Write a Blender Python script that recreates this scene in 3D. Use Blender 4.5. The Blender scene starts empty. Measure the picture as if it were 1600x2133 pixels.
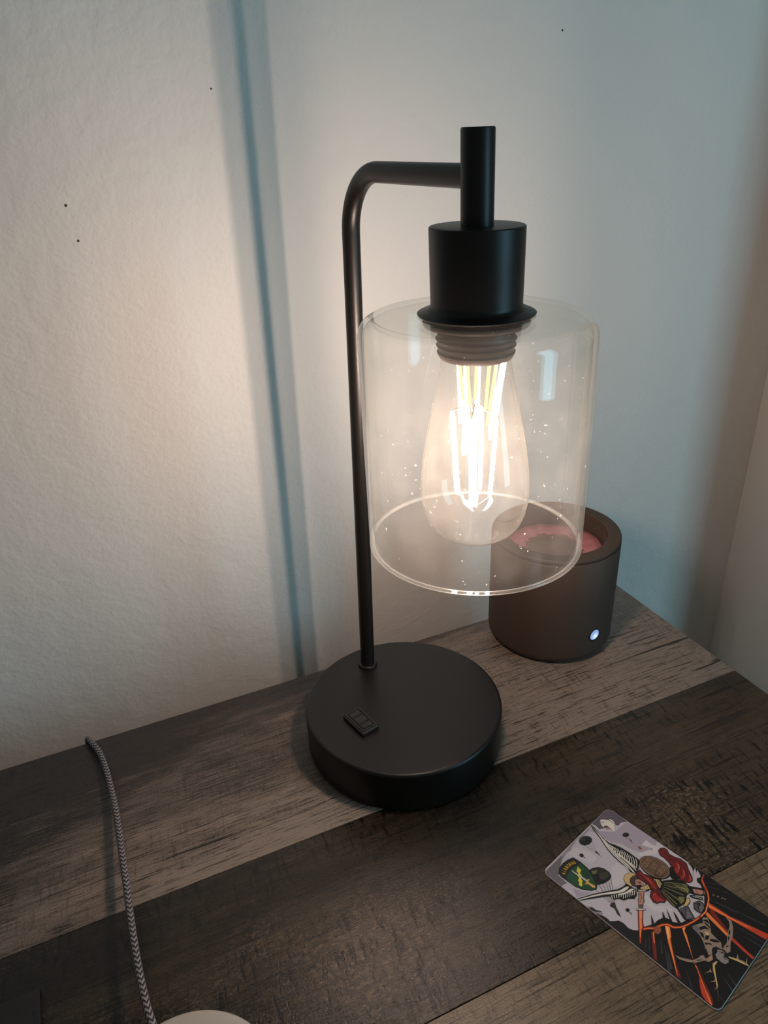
import bpy, bmesh, math, random
from mathutils import Vector, Matrix
from mathutils.geometry import delaunay_2d_cdt

# ------------------------------------------------------------------ camera, world, daylight, exposure
U = (0.91945, 0.39321)                      # direction of the back wall in the survey frame
def F(x, y):                                # survey frame -> room frame (x along back wall, y towards it)
    return (x * U[0] + y * U[1], -x * U[1] + y * U[0])
scene = bpy.context.scene
col = scene.collection
def vec(r): a = F(r[0], r[1]); return Vector((a[0], a[1], r[2]))
R_ = vec((0.99918055, -0.02106134, -0.03456373)); U_ = vec((0.04036535, 0.45568315, 0.88922635)); F_ = vec((0.00297819, 0.88989285, -0.45615989))
C_ = vec((-0.0093, -0.3792, 0.3658))
cam_data = bpy.data.cameras.new('camera'); cam = bpy.data.objects.new('camera', cam_data); col.objects.link(cam)
cam.matrix_world = Matrix(((R_.x, U_.x, -F_.x, C_.x), (R_.y, U_.y, -F_.y, C_.y), (R_.z, U_.z, -F_.z, C_.z), (0, 0, 0, 1)))
cam_data.sensor_fit = 'HORIZONTAL'; cam_data.sensor_width = 36.0; cam_data.lens = 36.0 * 1536.3 / 1600.0
cam_data.clip_start = 0.01
scene.camera = cam

world = bpy.data.worlds.new('world'); scene.world = world; world.use_nodes = True
bg = world.node_tree.nodes['Background']; bg.inputs[0].default_value = (0.92, 0.97, 0.93, 1); bg.inputs[1].default_value = 0.09

WALL_Y = 0.174                              # back wall plane, 6 cm behind the table
WALL_X = 0.5050                             # face of the short wall return at the right
wl = bpy.data.lights.new('window_daylight', 'AREA'); wl.shape = 'RECTANGLE'; wl.size = 0.42; wl.size_y = 1.5   # window past the wall return, right of the camera
wl.energy = 10.0; wl.color = (0.38, 0.77, 0.97)
wo = bpy.data.objects.new('window_daylight', wl); col.objects.link(wo)
wo.location = (1.05, -1.35, 0.50); wo.rotation_euler = (Vector((0.0, -0.07, 0.25)) - Vector(wo.location)).to_track_quat('-Z', 'Y').to_euler()

vs = scene.view_settings
vs.view_transform = 'Standard'; vs.look = 'None'; vs.exposure = 0.0; vs.gamma = 1.0; vs.use_curve_mapping = False
cy = scene.cycles
cy.max_bounces = 5; cy.diffuse_bounces = 3; cy.glossy_bounces = 2; cy.transmission_bounces = 2; cy.transparent_max_bounces = 14
cy.use_light_tree = False; cy.adaptive_threshold = 0.05; cy.caustics_reflective = False; cy.caustics_refractive = False
RF = 0.0011                                 # filament radius
FIL = 605.0                                 # radiance of the lit filaments

# ------------------------------------------------------------------ helpers
def srgb(r, g, b):
    f = lambda c: (c / 255 / 12.92) if c / 255 <= 0.04045 else ((c / 255 + 0.055) / 1.055) ** 2.4
    return (f(r), f(g), f(b), 1.0)
class NT:
    def __init__(self, name):
        self.m = bpy.data.materials.new(name); self.m.use_nodes = True
        self.t = self.m.node_tree; self.t.nodes.clear()
        self.out = self.n('ShaderNodeOutputMaterial')
    def n(self, typ, **kw):
        nd = self.t.nodes.new(typ)
        for k, v in kw.items():
            if k.startswith('i_'):
                key = k[2:]; nd.inputs[int(key) if key.isdigit() else key.replace('_', ' ')].default_value = v
            else: setattr(nd, k, v)
        return nd
    def l(self, a, b): self.t.links.new(a, b)
    def math(self, op, a, b=None, clamp=False):
        nd = self.n('ShaderNodeMath', operation=op, use_clamp=clamp)
        for i, v in enumerate((a, b)):
            if v is None: continue
            if isinstance(v, (int, float)): nd.inputs[i].default_value = v
            else: self.l(v, nd.inputs[i])
        return nd.outputs[0]
    def mix(self, fac, a, b, blend='MIX'):
        nd = self.n('ShaderNodeMix', data_type='RGBA', blend_type=blend)
        for i, v in ((0, fac), (6, a), (7, b)):
            if isinstance(v, (int, float, tuple)): nd.inputs[i].default_value = v
            else: self.l(v, nd.inputs[i])
        return nd.outputs[2]
    def ramp(self, v, stops):
        nd = self.n('ShaderNodeMapRange', clamp=True)
        nd.inputs[1].default_value, nd.inputs[2].default_value, nd.inputs[3].default_value, nd.inputs[4].default_value = stops
        self.l(v, nd.inputs[0]); return nd.outputs[0]
    def noise(self, coord, scale, detail=4.0, rough=0.55, mapping=None, loc=(0, 0, 0), rot=(0, 0, 0)):
        if mapping:
            mp = self.n('ShaderNodeMapping'); mp.inputs['Scale'].default_value = mapping; mp.inputs['Location'].default_value = loc
            mp.inputs['Rotation'].default_value = rot
            self.l(coord, mp.inputs['Vector']); coord = mp.outputs[0]
        nd = self.n('ShaderNodeTexNoise', i_Scale=scale, i_Detail=detail, i_Roughness=rough)
        self.l(coord, nd.inputs['Vector']); return nd.outputs['Fac']
    def bsdf(self, color=None, rough=0.5, **kw):
        nd = self.n('ShaderNodeBsdfPrincipled')
        for v, key in ((color, 'Base Color'), (rough, 'Roughness')):
            if v is None: continue
            if isinstance(v, (int, float, tuple)): nd.inputs[key].default_value = v
            else: self.l(v, nd.inputs[key])
        for k, v in kw.items():
            key = k.replace('_', ' ')
            if isinstance(v, (int, float, tuple)): nd.inputs[key].default_value = v
            else: self.l(v, nd.inputs[key])
        self.l(nd.outputs[0], self.out.inputs[0]); return nd
    def bump(self, h, strength, dist, node):
        b = self.n('ShaderNodeBump', i_Strength=strength, i_Distance=dist); self.l(h, b.inputs['Height']); self.l(b.outputs[0], node.inputs['Normal'])
    def coord(self, which='Object'): return self.n('ShaderNodeTexCoord').outputs[which]

def plain(name, color, rough=0.5, **kw):
    t = NT(name); b = t.bsdf(color, rough, **kw)
    nz = t.noise(t.coord(), 900.0, 2.0); t.bump(nz, 0.03, 0.0003, b)
    return t.m

def mesh_obj(name, bm, mat, parent=None, smooth=35):
    bm.normal_update()
    me = bpy.data.meshes.new(name); bm.to_mesh(me); bm.free()
    if smooth:
        for p in me.polygons: p.use_smooth = True
        me.set_sharp_from_angle(angle=math.radians(smooth))
    o = bpy.data.objects.new(name, me); col.objects.link(o)
    for m in (mat if isinstance(mat, list) else [mat]): me.materials.append(m)
    if parent: o.parent = parent
    return o
def empty(name, loc=(0, 0, 0), rz=0.0):
    o = bpy.data.objects.new(name, None); col.objects.link(o); o.location = loc; o.rotation_euler.z = rz; o.empty_display_size = 0.02
    return o
def tag(o, label, cat, group=None):
    o['label'] = label; o['category'] = cat
    if group: o['group'] = group
    return o
def struct(o, label, cat):
    o['kind'] = 'structure'; return tag(o, label, cat)
def box(bm, x0, x1, y0, y1, z0, z1, bevel=0.0, seg=2):
    r = bmesh.ops.create_cube(bm, size=1.0)
    for v in r['verts']:
        v.co = Vector(((x0 + x1) / 2 + v.co.x * (x1 - x0), (y0 + y1) / 2 + v.co.y * (y1 - y0), (z0 + z1) / 2 + v.co.z * (z1 - z0)))
    if bevel:
        es = list({e for v in r['verts'] for e in v.link_edges})
        bmesh.ops.bevel(bm, geom=es, offset=bevel, segments=seg, profile=0.6, affect='EDGES')
    return bm
def revolve(prof, seg=96, bm=None, centre=lambda z: (0.0, 0.0), closed=False):
    """surface of revolution of (r, z) pairs; the axis may drift with height"""
    bm = bm or bmesh.new(); rows = []
    for r, z in prof:
        cx, cy = centre(z)
        if r < 1e-7: rows.append([bm.verts.new((cx, cy, z))])
        else: rows.append([bm.verts.new((cx + r * math.cos(2 * math.pi * i / seg), cy + r * math.sin(2 * math.pi * i / seg), z)) for i in range(seg)])
    pairs = list(zip(rows[:-1], rows[1:])) + ([(rows[-1], rows[0])] if closed else [])
    for a, b in pairs:
        for i in range(seg):
            j = (i + 1) % seg
            if len(a) == 1 and len(b) == 1: continue
            if len(a) == 1: bm.faces.new((a[0], b[j], b[i]))
            elif len(b) == 1: bm.faces.new((a[i], a[j], b[0]))
            else: bm.faces.new((a[i], a[j], b[j], b[i]))
    bmesh.ops.recalc_face_normals(bm, faces=bm.faces)
    return bm
def arc(cx, cz, r, a0, a1, n=6):
    return [(cx + r * math.cos(math.radians(a0 + (a1 - a0) * i / n)), cz + r * math.sin(math.radians(a0 + (a1 - a0) * i / n))) for i in range(n + 1)]
def tube(path, rad, seg=24, bm=None, caps=True):
    """round tube along a list of Vectors; rad may be a list"""
    bm = bm or bmesh.new(); rings = []; nrm = None
    for i, p in enumerate(path):
        d = (path[min(i + 1, len(path) - 1)] - path[max(i - 1, 0)]).normalized()
        if nrm is None: nrm = d.orthogonal().normalized()
        nrm = (nrm - d * nrm.dot(d)).normalized(); bi = d.cross(nrm)
        r = rad[i] if isinstance(rad, list) else rad
        rings.append([bm.verts.new(p + (nrm * math.cos(2 * math.pi * k / seg) + bi * math.sin(2 * math.pi * k / seg)) * r) for k in range(seg)])
    for a, b in zip(rings[:-1], rings[1:]):
        for k in range(seg): bm.faces.new((a[k], a[(k + 1) % seg], b[(k + 1) % seg], b[k]))
    if caps: bm.faces.new(rings[0][::-1]); bm.faces.new(rings[-1])
    bmesh.ops.recalc_face_normals(bm, faces=bm.faces)
    return bm

# ------------------------------------------------------------------ materials of the setting
def wall_paint(name, base):
    t = NT(name); c = t.coord()
    big = t.noise(c, 5.0, 3.0); colr = t.mix(t.ramp(big, (0.3, 0.7, 0.0, 1.0)), tuple(v * 0.965 for v in base[:3]) + (1,), base)
    b = t.bsdf(colr, 0.62)
    fine = t.noise(c, 260.0, 4.0, 0.6); mid = t.noise(c, 75.0, 3.0, 0.5); roller = t.noise(c, 24.0, 2.0, 0.5, mapping=(1.0, 1.0, 0.45))
    h = t.math('ADD', t.math('MULTIPLY', fine, 0.30), t.math('ADD', t.math('MULTIPLY', mid, 0.55), t.math('MULTIPLY', roller, 0.9)))
    t.bump(h, 0.7, 0.0026, b)
    return t.m
M_WALL = wall_paint('cream wall paint', (0.70, 0.675, 0.63, 1))

def wood(name, light, mid, dark, seed, width, saw=0.6, edge=0.03, fleck=0.5, slope=0.0, centre=0.5, xs=0.0, rough=0.28, low=0.0):
    """weathered board, x along the grain, y across it (0..width): streaked tone, pores, cracks, saw marks, scuffs"""
    t = NT(name); c = t.coord(); o = (seed * 3.17, seed * 1.71, 0)
    sep = t.n('ShaderNodeSeparateXYZ'); t.l(c, sep.inputs[0]); yy = t.math('DIVIDE', sep.outputs[1], width)
    blotch = t.noise(c, 1.0, 4.0, 0.6, (9, 30, 1), o)
    streak = t.noise(c, 1.0, 5.0, 0.62, (11, 210, 1), o)
    fine = t.noise(c, 1.0, 4.0, 0.7, (70, 1300, 1), o)
    grit = t.noise(c, 900.0, 3.0, 0.7)
    tone = t.math('ADD', t.math('ADD', t.math('MULTIPLY', blotch, 0.85), t.math('MULTIPLY', streak, 0.45)), t.math('ADD', t.math('MULTIPLY', fine, 0.45), t.math('MULTIPLY', grit, 0.35)))
    tone = t.math('ADD', tone, t.math('MULTIPLY', t.math('SUBTRACT', yy, 0.5), slope))
    tone = t.math('ADD', tone, t.math('MULTIPLY', sep.outputs[0], xs))
    k1 = t.ramp(tone, (centre + 0.37, centre + 0.77, 0.0, 1.0))
    colr = t.mix(k1, mid, light)
    # dark pores drawn out along the grain
    pore = t.math('MULTIPLY', t.ramp(t.noise(c, 1.0, 3.0, 0.6, (75, 900, 1), (o[0] + 5, o[1], 0)), (0.55, 0.66, 0.0, 1.0)), t.ramp(blotch, (0.35, 0.6, 0.95, 0.55)))
    colr = t.mix(pore, colr, dark)
    vein = t.ramp(t.noise(c, 1.0, 3.0, 0.6, (20, 760, 1), (o[0] + 3, o[1] + 6, 0)), (0.56, 0.64, 0.0, 0.8))
    colr = t.mix(vein, colr, dark)
    # pale scuffed flecks in patches
    fl = t.math('MULTIPLY', t.ramp(t.noise(c, 1.0, 5.0, 0.8, (330, 520, 1), o), (0.55, 0.66, 0.0, 1.0)), t.ramp(t.noise(c, 1.0, 3.0, 0.5, (15, 24, 1), (o[0] + 9, o[1], 0)), (0.50, 0.66, 0.0, fleck)))
    colr = t.mix(fl, colr, tuple(min(1, v * 1.7) for v in light[:3]) + (1,))
    # dark saw marks across the grain: strong near the far edge, in patches elsewhere
    mp = t.n('ShaderNodeMapping'); t.l(c, mp.inputs['Vector']); mp.inputs['Rotation'].default_value = (0, 0, 0.10)
    sawn = t.noise(mp.outputs[0], 1.0, 4.0, 0.60, (400, 62, 1), (o[0] + 2, o[1] + 4, 0))
    sawk = t.ramp(sawn, (0.54, 0.61, 0.0, 1.0))
    near = t.ramp(t.math('ADD', sep.outputs[1], t.math('MULTIPLY', t.noise(c, 1.0, 3.0, 0.6, (40, 4, 1), o), 0.045)), (width - edge + 0.012, width - edge * 0.25 + 0.022, 0.0, 0.9))
    patch = t.ramp(t.noise(c, 1.0, 3.0, 0.55, (8, 15, 1), (o[0] + 1, o[1] + 8, 0)), (0.44, 0.52, 0.0, 1.0))
    if low:      # roughened strip along the near edge of the board
        zone = t.ramp(t.math('SUBTRACT', yy, t.math('MULTIPLY', t.noise(c, 1.0, 3.0, 0.6, (22, 6, 1), o), 0.5)), (low * 0.35, low * 0.85 , 1.0, 0.0))
        patch = t.math('MULTIPLY', zone, t.ramp(t.noise(c, 1.0, 3.0, 0.55, (12, 10, 1), (o[0] + 1, o[1] + 8, 0)), (0.38, 0.5, 0.25, 1.0)))
        rg = t.math('MULTIPLY', zone, t.ramp(t.noise(c, 1.0, 5.0, 0.8, (300, 420, 1), (o[0], o[1] + 2, 0)), (0.50, 0.64, 0.0, 1.0)))
        rg = t.math('MULTIPLY', rg, t.ramp(t.noise(c, 1.0, 2.0, 0.5, (11, 14, 1), (o[0] + 4, o[1] + 1, 0)), (0.42, 0.60, 0.0, 0.8)))
        colr = t.mix(rg, colr, srgb(132, 110, 88))
    mask = t.math('MAXIMUM', near, patch)
    sm = t.math('MULTIPLY', t.math('MULTIPLY', sawk, mask), saw, True)
    colr = t.mix(sm, colr, tuple(v * 0.45 for v in dark[:3]) + (1,))
    # a few long cracks
    cr = t.ramp(t.noise(c, 1.0, 4.0, 0.55, (6, 120, 1), (o[0] + 7, o[1] + 3, 0)), (0.665, 0.69, 0.0, 0.85))
    colr = t.mix(cr, colr, tuple(v * 0.35 for v in dark[:3]) + (1,))
    b = t.bsdf(colr, t.ramp(t.math('ADD', fine, grit), (0.8, 1.2, rough - 0.05, rough + 0.12)), Specular_IOR_Level=0.42)
    h = t.math('SUBTRACT', t.math('ADD', t.math('MULTIPLY', fine, 0.7), t.math('MULTIPLY', grit, 0.6)), t.math('MULTIPLY', sm, 0.18))
    t.bump(h, 0.45, 0.0006, b)
    return t.m
WOODS = [wood('grey brown barnwood', srgb(136, 120, 107), srgb(50, 43, 39), srgb(22, 18, 15), 1.0, 0.140, 0.30, 0.020, 0.2, -0.60, 0.37, 1.2),
         wood('dark barnwood', srgb(77, 63, 47), srgb(30, 25, 18), srgb(14, 11, 8), 2.0, 0.1195, 1.0, 0.036, 0.9, -0.10, 0.5, 0.6, low=0.55),
         wood('olive barnwood', srgb(118, 103, 82), srgb(70, 60, 46), srgb(34, 28, 21), 3.0, 0.120, 0.5, 0.012, 0.5, 0.0, 0.40),
         wood('grey barnwood', srgb(84, 74, 62), srgb(50, 42, 36), srgb(26, 22, 18), 4.0, 0.110, 0.6, 0.02, 0.5, 0.0, 0.5)]
M_LEG = plain('dark table frame', srgb(40, 34, 30), 0.6)

# ------------------------------------------------------------------ the room
FLOOR_Z = -0.62
def slab(name, x0, x1, y0, y1, z0, z1, mat):
    return mesh_obj(name, box(bmesh.new(), x0, x1, y0, y1, z0, z1), mat, None, 0)
wall_back = struct(slab('wall_back', -1.6, 1.3, WALL_Y, WALL_Y + 0.10, FLOOR_Z, 1.9, M_WALL), 'cream painted textured wall behind the table and lamp', 'wall')
wall_right = struct(slab('wall_right', WALL_X, WALL_X + 0.09, 0.0, WALL_Y, FLOOR_Z, 1.9, M_WALL), 'short brownish wall return at the right edge of the photo', 'wall')
t = NT('dim floor boards'); c = t.coord(); fl = t.noise(c, 1.0, 5.0, 0.6, (4, 60, 1)); t.bsdf(t.mix(fl, srgb(70, 60, 52), srgb(120, 104, 90)), 0.5)
floor = struct(slab('floor', -1.6, 1.3, -2.3, WALL_Y, FLOOR_Z - 0.05, FLOOR_Z, t.m), 'brown wooden floor under the table', 'floor')
# chips and specks in the wall paint
M_SPECK = plain('dark paint chip', srgb(70, 62, 54), 0.8)
for sx, sz, r in ((-0.1355, 0.3338, 0.0009), (-0.1327, 0.3133, 0.0008), (-0.0383, 0.3940, 0.0006), (0.2204, 0.4274, 0.0008)):
    b2 = revolve([(0, 0.0), (r * 0.6, 0.0004), (r, 0.0)], 10)
    o = mesh_obj('paint_chip', b2, M_SPECK, wall_back); o.location = (sx, WALL_Y, sz); o.rotation_euler = (math.radians(90), 0, 0)

# ------------------------------------------------------------------ the table
TX0, TX1 = -0.62, 0.250
table = tag(empty('side_table', (-0.2, -0.15, FLOOR_Z)), 'weathered grey-brown plank table under the lamp', 'table')
inv = Matrix.Translation((0.2, 0.15, -FLOOR_Z))
edges = [0.0895, -0.0505, -0.170, -0.290, -0.400]
for i in range(4):
    y1, y0 = edges[i], edges[i + 1]
    g = 0.00022
    bm = box(bmesh.new(), TX0, TX1, y0 + g, y1 - (g if i else 0), -0.020, 0.0, 0.00035, 2)
    bmesh.ops.translate(bm, verts=bm.verts, vec=(0, -y0, 0))
    o = mesh_obj('plank', bm, WOODS[i], table, 30); o.location = inv @ Vector((0, y0, 0))
bm = box(bmesh.new(), TX0 + 0.002, TX1 - 0.002, edges[-1] + 0.002, edges[0] - 0.002, -0.032, -0.0202, 0.0005)
bmesh.ops.transform(bm, matrix=inv, verts=bm.verts); mesh_obj('base_board', bm, M_LEG, table, 30)
bm = bmesh.new()
for a in ((TX0 + 0.03, TX1 - 0.03, edges[0] - 0.05, edges[0] - 0.03), (TX0 + 0.03, TX1 - 0.03, edges[-1] + 0.03, edges[-1] + 0.05)):
    b3 = box(bmesh.new(), a[0], a[1], a[2], a[3], -0.09, -0.032, 0.001); bmesh.ops.transform(b3, matrix=inv, verts=b3.verts); mesh_obj('apron', b3, M_LEG, table, 30)
bm.free()
for lx in (TX0 + 0.02, TX1 - 0.06):
    for ly in (edges[-1] + 0.02, edges[0] - 0.06):
        b3 = box(bmesh.new(), lx, lx + 0.04, ly, ly + 0.04, FLOOR_Z, -0.032, 0.002); bmesh.ops.transform(b3, matrix=inv, verts=b3.verts); mesh_obj('leg', b3, M_LEG, table, 30)

# ------------------------------------------------------------------ the lamp
def black_paint():
    t = NT('matte black powder coat'); c = t.coord()
    sp = t.noise(c, 1500.0, 2.0); du = t.ramp(t.noise(c, 700.0, 2.0, 0.9), (0.70, 0.80, 0.0, 0.25))
    b = t.bsdf(t.mix(du, srgb(19, 16, 13), srgb(90, 82, 74)), 0.40, Specular_IOR_Level=0.40)
    t.bump(sp, 0.12, 0.0003, b); return t.m
M_BLACK = black_paint()
M_SLOT = plain('black plastic', srgb(14, 13, 13), 0.45)
def clear_glass(name, dust, edge_tint, rough=0.015, f0=0.045, haze_dust_col=(0.9, 0.88, 0.84, 1), dusty=0.0):
    """thin-walled glass: passes light straight, mirrors by Fresnel, carries a faint haze painted in for glare and bulb glow"""
    t = NT(name); lw = t.n('ShaderNodeLayerWeight', i_Blend=0.5); f = lw.outputs['Facing']
    fr = t.math('ADD', t.math('MULTIPLY', t.math('POWER', f, 4.0), 0.75), f0, True)
    tr = t.n('ShaderNodeBsdfTransparent'); t.l(t.mix(t.math('POWER', f, 3.0), (0.992, 0.994, 0.99, 1), edge_tint), tr.inputs[0])
    gl = t.n('ShaderNodeBsdfGlossy', i_Roughness=rough); gl.inputs[0].default_value = (1, 1, 1, 1)
    m1 = t.n('ShaderNodeMixShader'); t.l(fr, m1.inputs[0]); t.l(tr.outputs[0], m1.inputs[1]); t.l(gl.outputs[0], m1.inputs[2])
    di = t.n('ShaderNodeBsdfDiffuse'); di.inputs[0].default_value = haze_dust_col
    tl = t.n('ShaderNodeBsdfTranslucent'); tl.inputs[0].default_value = haze_dust_col
    md = t.n('ShaderNodeMixShader', i_0=0.5); t.l(di.outputs[0], md.inputs[1]); t.l(tl.outputs[0], md.inputs[2])
    c = t.coord(); nz = t.ramp(t.noise(c, 55.0, 4.0, 0.6), (0.3, 0.75, dust * 0.6, dust * 1.5))  # diffuse film paints the bulb's veiling glare and bloom into the glass
    if dusty:
        sp = t.ramp(t.noise(c, 520.0, 1.0, 0.4), (0.775, 0.80, 0.0, dusty)); nz = t.math('ADD', nz, sp)
    m2 = t.n('ShaderNodeMixShader'); t.l(nz, m2.inputs[0]); t.l(m1.outputs[0], m2.inputs[1]); t.l(md.outputs[0], m2.inputs[2])
    t.l(m2.outputs[0], t.out.inputs[0]); return t.m
M_SHADE = clear_glass('clear shade glass', 0.010, (0.80, 0.82, 0.78, 1), f0=0.03, dusty=0.15)
M_RIM = clear_glass('polished glass rim', 0.055, (0.85, 0.88, 0.84, 1), 0.12, 0.05)
M_STEM = clear_glass('clear stem glass', 0.0003, (0.93, 0.90, 0.82, 1), 0.05, 0.04)
M_BULB = clear_glass('clear bulb glass', 0.0065, (0.93, 0.90, 0.82, 1), 0.01, 0.05, (1.0, 0.94, 0.82, 1))
t = NT('glowing filament'); e = t.n('ShaderNodeEmission', i_Strength=FIL); e.inputs[0].default_value = (1.0, 0.755, 0.635, 1); t.l(e.outputs[0], t.out.inputs[0]); M_FIL = t.m
t = NT('glowing upper filament'); e = t.n('ShaderNodeEmission', i_Strength=1.7); e.inputs[0].default_value = (1.0, 0.74, 0.36, 1); t.l(e.outputs[0], t.out.inputs[0]); M_FIL2 = t.m
M_WIRE = plain('bright support wire', srgb(190, 175, 150), 0.3, Metallic=1.0)
M_COLLAR = plain('bronze brown threaded collar', srgb(98, 84, 74), 0.42)

HB = 0.0300
lamp = tag(empty('table_lamp', (0, 0, 0)), 'black metal table lamp with clear glass cylinder shade and lit filament bulb', 'lamp')
base = mesh_obj('lamp_base', revolve([(0, 0.0), (0.0630, 0.0), (0.0645, 0.0012)] + [(0.0650, 0.004)] + arc(0.0650 - 0.0022, HB - 0.0022, 0.0022, 0, 90, 6) + [(0.05, HB), (0.02, HB), (0, HB)], 160), M_BLACK, lamp)
# outlet in the base
M_OUT = plain('outlet plastic', srgb(34, 30, 27), 0.42)
pa, pb, pc, pd = [F(*p) for p in ((-0.03916, -0.01621), (-0.02936, -0.00603), (-0.01670, -0.02445), (-0.02702, -0.03186))]
oc = ((pa[0] + pb[0] + pc[0] + pd[0]) / 4, (pa[1] + pb[1] + pc[1] + pd[1]) / 4)
oa = math.atan2((pc[1] - pb[1]) + (pd[1] - pa[1]), (pc[0] - pb[0]) + (pd[0] - pa[0]))
def rot_to(bm, z=0.0): bmesh.ops.transform(bm, matrix=Matrix.Translation((oc[0], oc[1], z)) @ Matrix.Rotation(oa, 4, 'Z'), verts=bm.verts); return bm
hx, hy = 0.0110, 0.0066
bm2 = bmesh.new()
box(bm2, -hx, hx, -hy, hy, 0, 0.0028, 0.0011, 3)
for a in ((-hx + 0.0012, hx - 0.0012, hy - 0.0022, hy - 0.0012), (-hx + 0.0012, hx - 0.0012, -hy + 0.0012, -hy + 0.0022), (-hx + 0.0012, -hx + 0.0022, -hy + 0.0022, hy - 0.0022), (hx - 0.0022, hx - 0.0012, -hy + 0.0022, hy - 0.0022)):
    box(bm2, a[0], a[1], a[2], a[3], 0.0026, 0.0034)
mesh_obj('power_outlet', rot_to(bm2, HB), M_OUT, base, 30)
bm = bmesh.new(); box(bm, -hx + 0.0028, hx - 0.0028, -hy + 0.0028, hy - 0.0028, 0.0026, 0.0036, 0.0003, 2); mesh_obj('outlet_face', rot_to(bm, HB), M_OUT, base, 30)
M_HOLE = plain('slot hole', srgb(5, 5, 5), 0.9)
for sx in (-0.0036, 0.0036):
    bm = bmesh.new(); box(bm, sx - 0.0008, sx + 0.0008, -0.0032, 0.0032, 0.0030, 0.00368); mesh_obj('outlet_slot', rot_to(bm, HB), M_HOLE, base, 0)

# post, bend and arm
P0 = Vector((*F(-0.0237, 0.0392), HB)); LEAN = Vector((*F(0.0138, 0.0), 1.0))
AX0 = Vector((*F(0.0361, -0.0596), 0.1861)); ALEAN = Vector((*F(-0.013, 0.0), 1.0))
def axis(z): q = AX0 + ALEAN * (z - AX0.z); return (q.x, q.y)
RP = 0.00485; ZA = 0.3494; RB = 0.0300
def post(z): return P0 + LEAN * (z - HB)
top = post(ZA); end = Vector((*axis(ZA), ZA)); hd = (end - top).normalized()
path = [post(HB - 0.001), post(HB + 0.05), post(0.12), post(0.2), post(0.27), post(ZA - RB)]
cc = post(ZA - RB) + hd * RB
s0 = post(ZA - RB); e0 = top + hd * RB
for i in range(1, 16):
    a = math.pi / 2 * i / 16
    path.append(s0 + (top - s0) * math.sin(a) + (e0 - top) * (1 - math.cos(a)))
path += [e0, e0 + (end - e0) * 0.5, end - hd * 0.003]
mesh_obj('post', tube(path, RP, 32), M_BLACK, lamp)
mesh_obj('post_collar', revolve([(0.0040, HB), (0.0066, HB), (0.0068, HB + 0.0008)] + arc(0.0058, HB + 0.0012, 0.0010, 0, 90, 4) + [(0.0046, HB + 0.0023)], 40, centre=lambda z: (P0.x, P0.y)), M_BLACK, lamp)
ZC1, ZF = 0.3314, 0.2962
mesh_obj('stem_pipe', revolve([(0, ZC1 - 0.002), (0.0068, ZC1 - 0.002), (0.0068, 0.3664), (0.0064, 0.3670), (0.0058, 0.3670), (0.0056, 0.3662), (0, 0.3662)], 48, centre=axis), M_BLACK, lamp)
cup = mesh_obj('socket_cup', revolve([(0, ZC1)] + arc(0.0199 - 0.0008, ZC1 - 0.0008, 0.0008, 90, 0, 4) + [(0.0198, 0.315), (0.0196, 0.3010), (0.0197, 0.2998), (0.0203, 0.2988), (0.0217, 0.2980), (0.0240, 0.2972), (0.0255, 0.2965), (0.0252, 0.2959), (0.02, 0.2959), (0, 0.2959)], 80, centre=axis), M_BLACK, lamp)
mesh_obj('threaded_collar', revolve([(0.0165, 0.2935), (0.0230, 0.2932), (0.0233, 0.2924), (0.0228, 0.2914), (0.0172, 0.2910), (0.0168, 0.2875), (0.0172, 0.2862), (0.0178, 0.2856), (0.0172, 0.2848), (0.0168, 0.2838), (0.0175, 0.2828), (0.0169, 0.2818), (0.0166, 0.2808), (0.0172, 0.2798), (0.0168, 0.2785), (0.0160, 0.2772), (0.0150, 0.2770), (0, 0.2775)], 72, centre=axis), M_COLLAR, lamp)
# glass shade: open cylinder with a flat shouldered top and a round hole for the socket
RG, ZG1, ZG0, TH, SR = 0.0519, 0.2958, 0.1861, 0.0022, 0.0085
outer = [(0.0190, ZG1), (0.032, ZG1)] + arc(RG - SR, ZG1 - SR, SR, 90, 0, 10) + [(RG, 0.26), (RG, 0.22), (RG, ZG0)]
inner = [(0.0190, ZG1 - TH), (0.032, ZG1 - TH)] + arc(RG - SR, ZG1 - SR, SR - TH, 90, 0, 10) + [(RG - TH, 0.26), (RG - TH, 0.22), (RG - TH, ZG0)]
shade = mesh_obj('glass_shade', revolve(outer + inner[::-1], 128, centre=axis), M_SHADE, lamp, 60)
rim = mesh_obj('shade_rim', revolve([(RG - TH / 2 + (TH / 2 + 0.0001) * math.cos(2 * math.pi * i / 12), ZG0 + 0.0009 * math.sin(2 * math.pi * i / 12)) for i in range(12)], 128, centre=axis, closed=True), M_RIM, shade, 60)
# bulb
prof = [(0.0150, 0.2775), (0.0158, 0.2740), (0.0172, 0.2665), (0.0188, 0.2590), (0.0206, 0.2500), (0.0222, 0.2418), (0.0236, 0.2345), (0.0247, 0.2275), (0.0255, 0.2205), (0.0258, 0.2135), (0.0256, 0.2075), (0.0246, 0.2020), (0.0228, 0.1970), (0.0200, 0.1930), (0.0160, 0.1900), (0.0105, 0.1881), (0.0050, 0.1874), (0, 0.1873)]
bulb = mesh_obj('light_bulb', revolve(prof, 96, centre=axis), M_BULB, lamp, 60)
bulb['label'] = 'clear teardrop filament bulb glowing warm white'
A_ = Vector((R_.x, R_.y, 0)).normalized(); B_ = Vector((-A_.y, A_.x, 0))
def bp(a, b, z): q = axis(z); return Vector((q[0], q[1], z)) + A_ * a * 0.001 + B_ * b * 0.001
FILS = ((-10.0, 7.5, 0.2495, -8.0, 3.2, 0.2085, 1.15), (-2.8, -8.5, 0.2510, -2.3, -8.8, 0.2075, 1.15), (9.0, -5.0, 0.2495, 7.2, -1.2, 0.2085, 0.80), (3.8, 6.5, 0.2515, 3.4, 7.2, 0.2085, 0.80))
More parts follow.
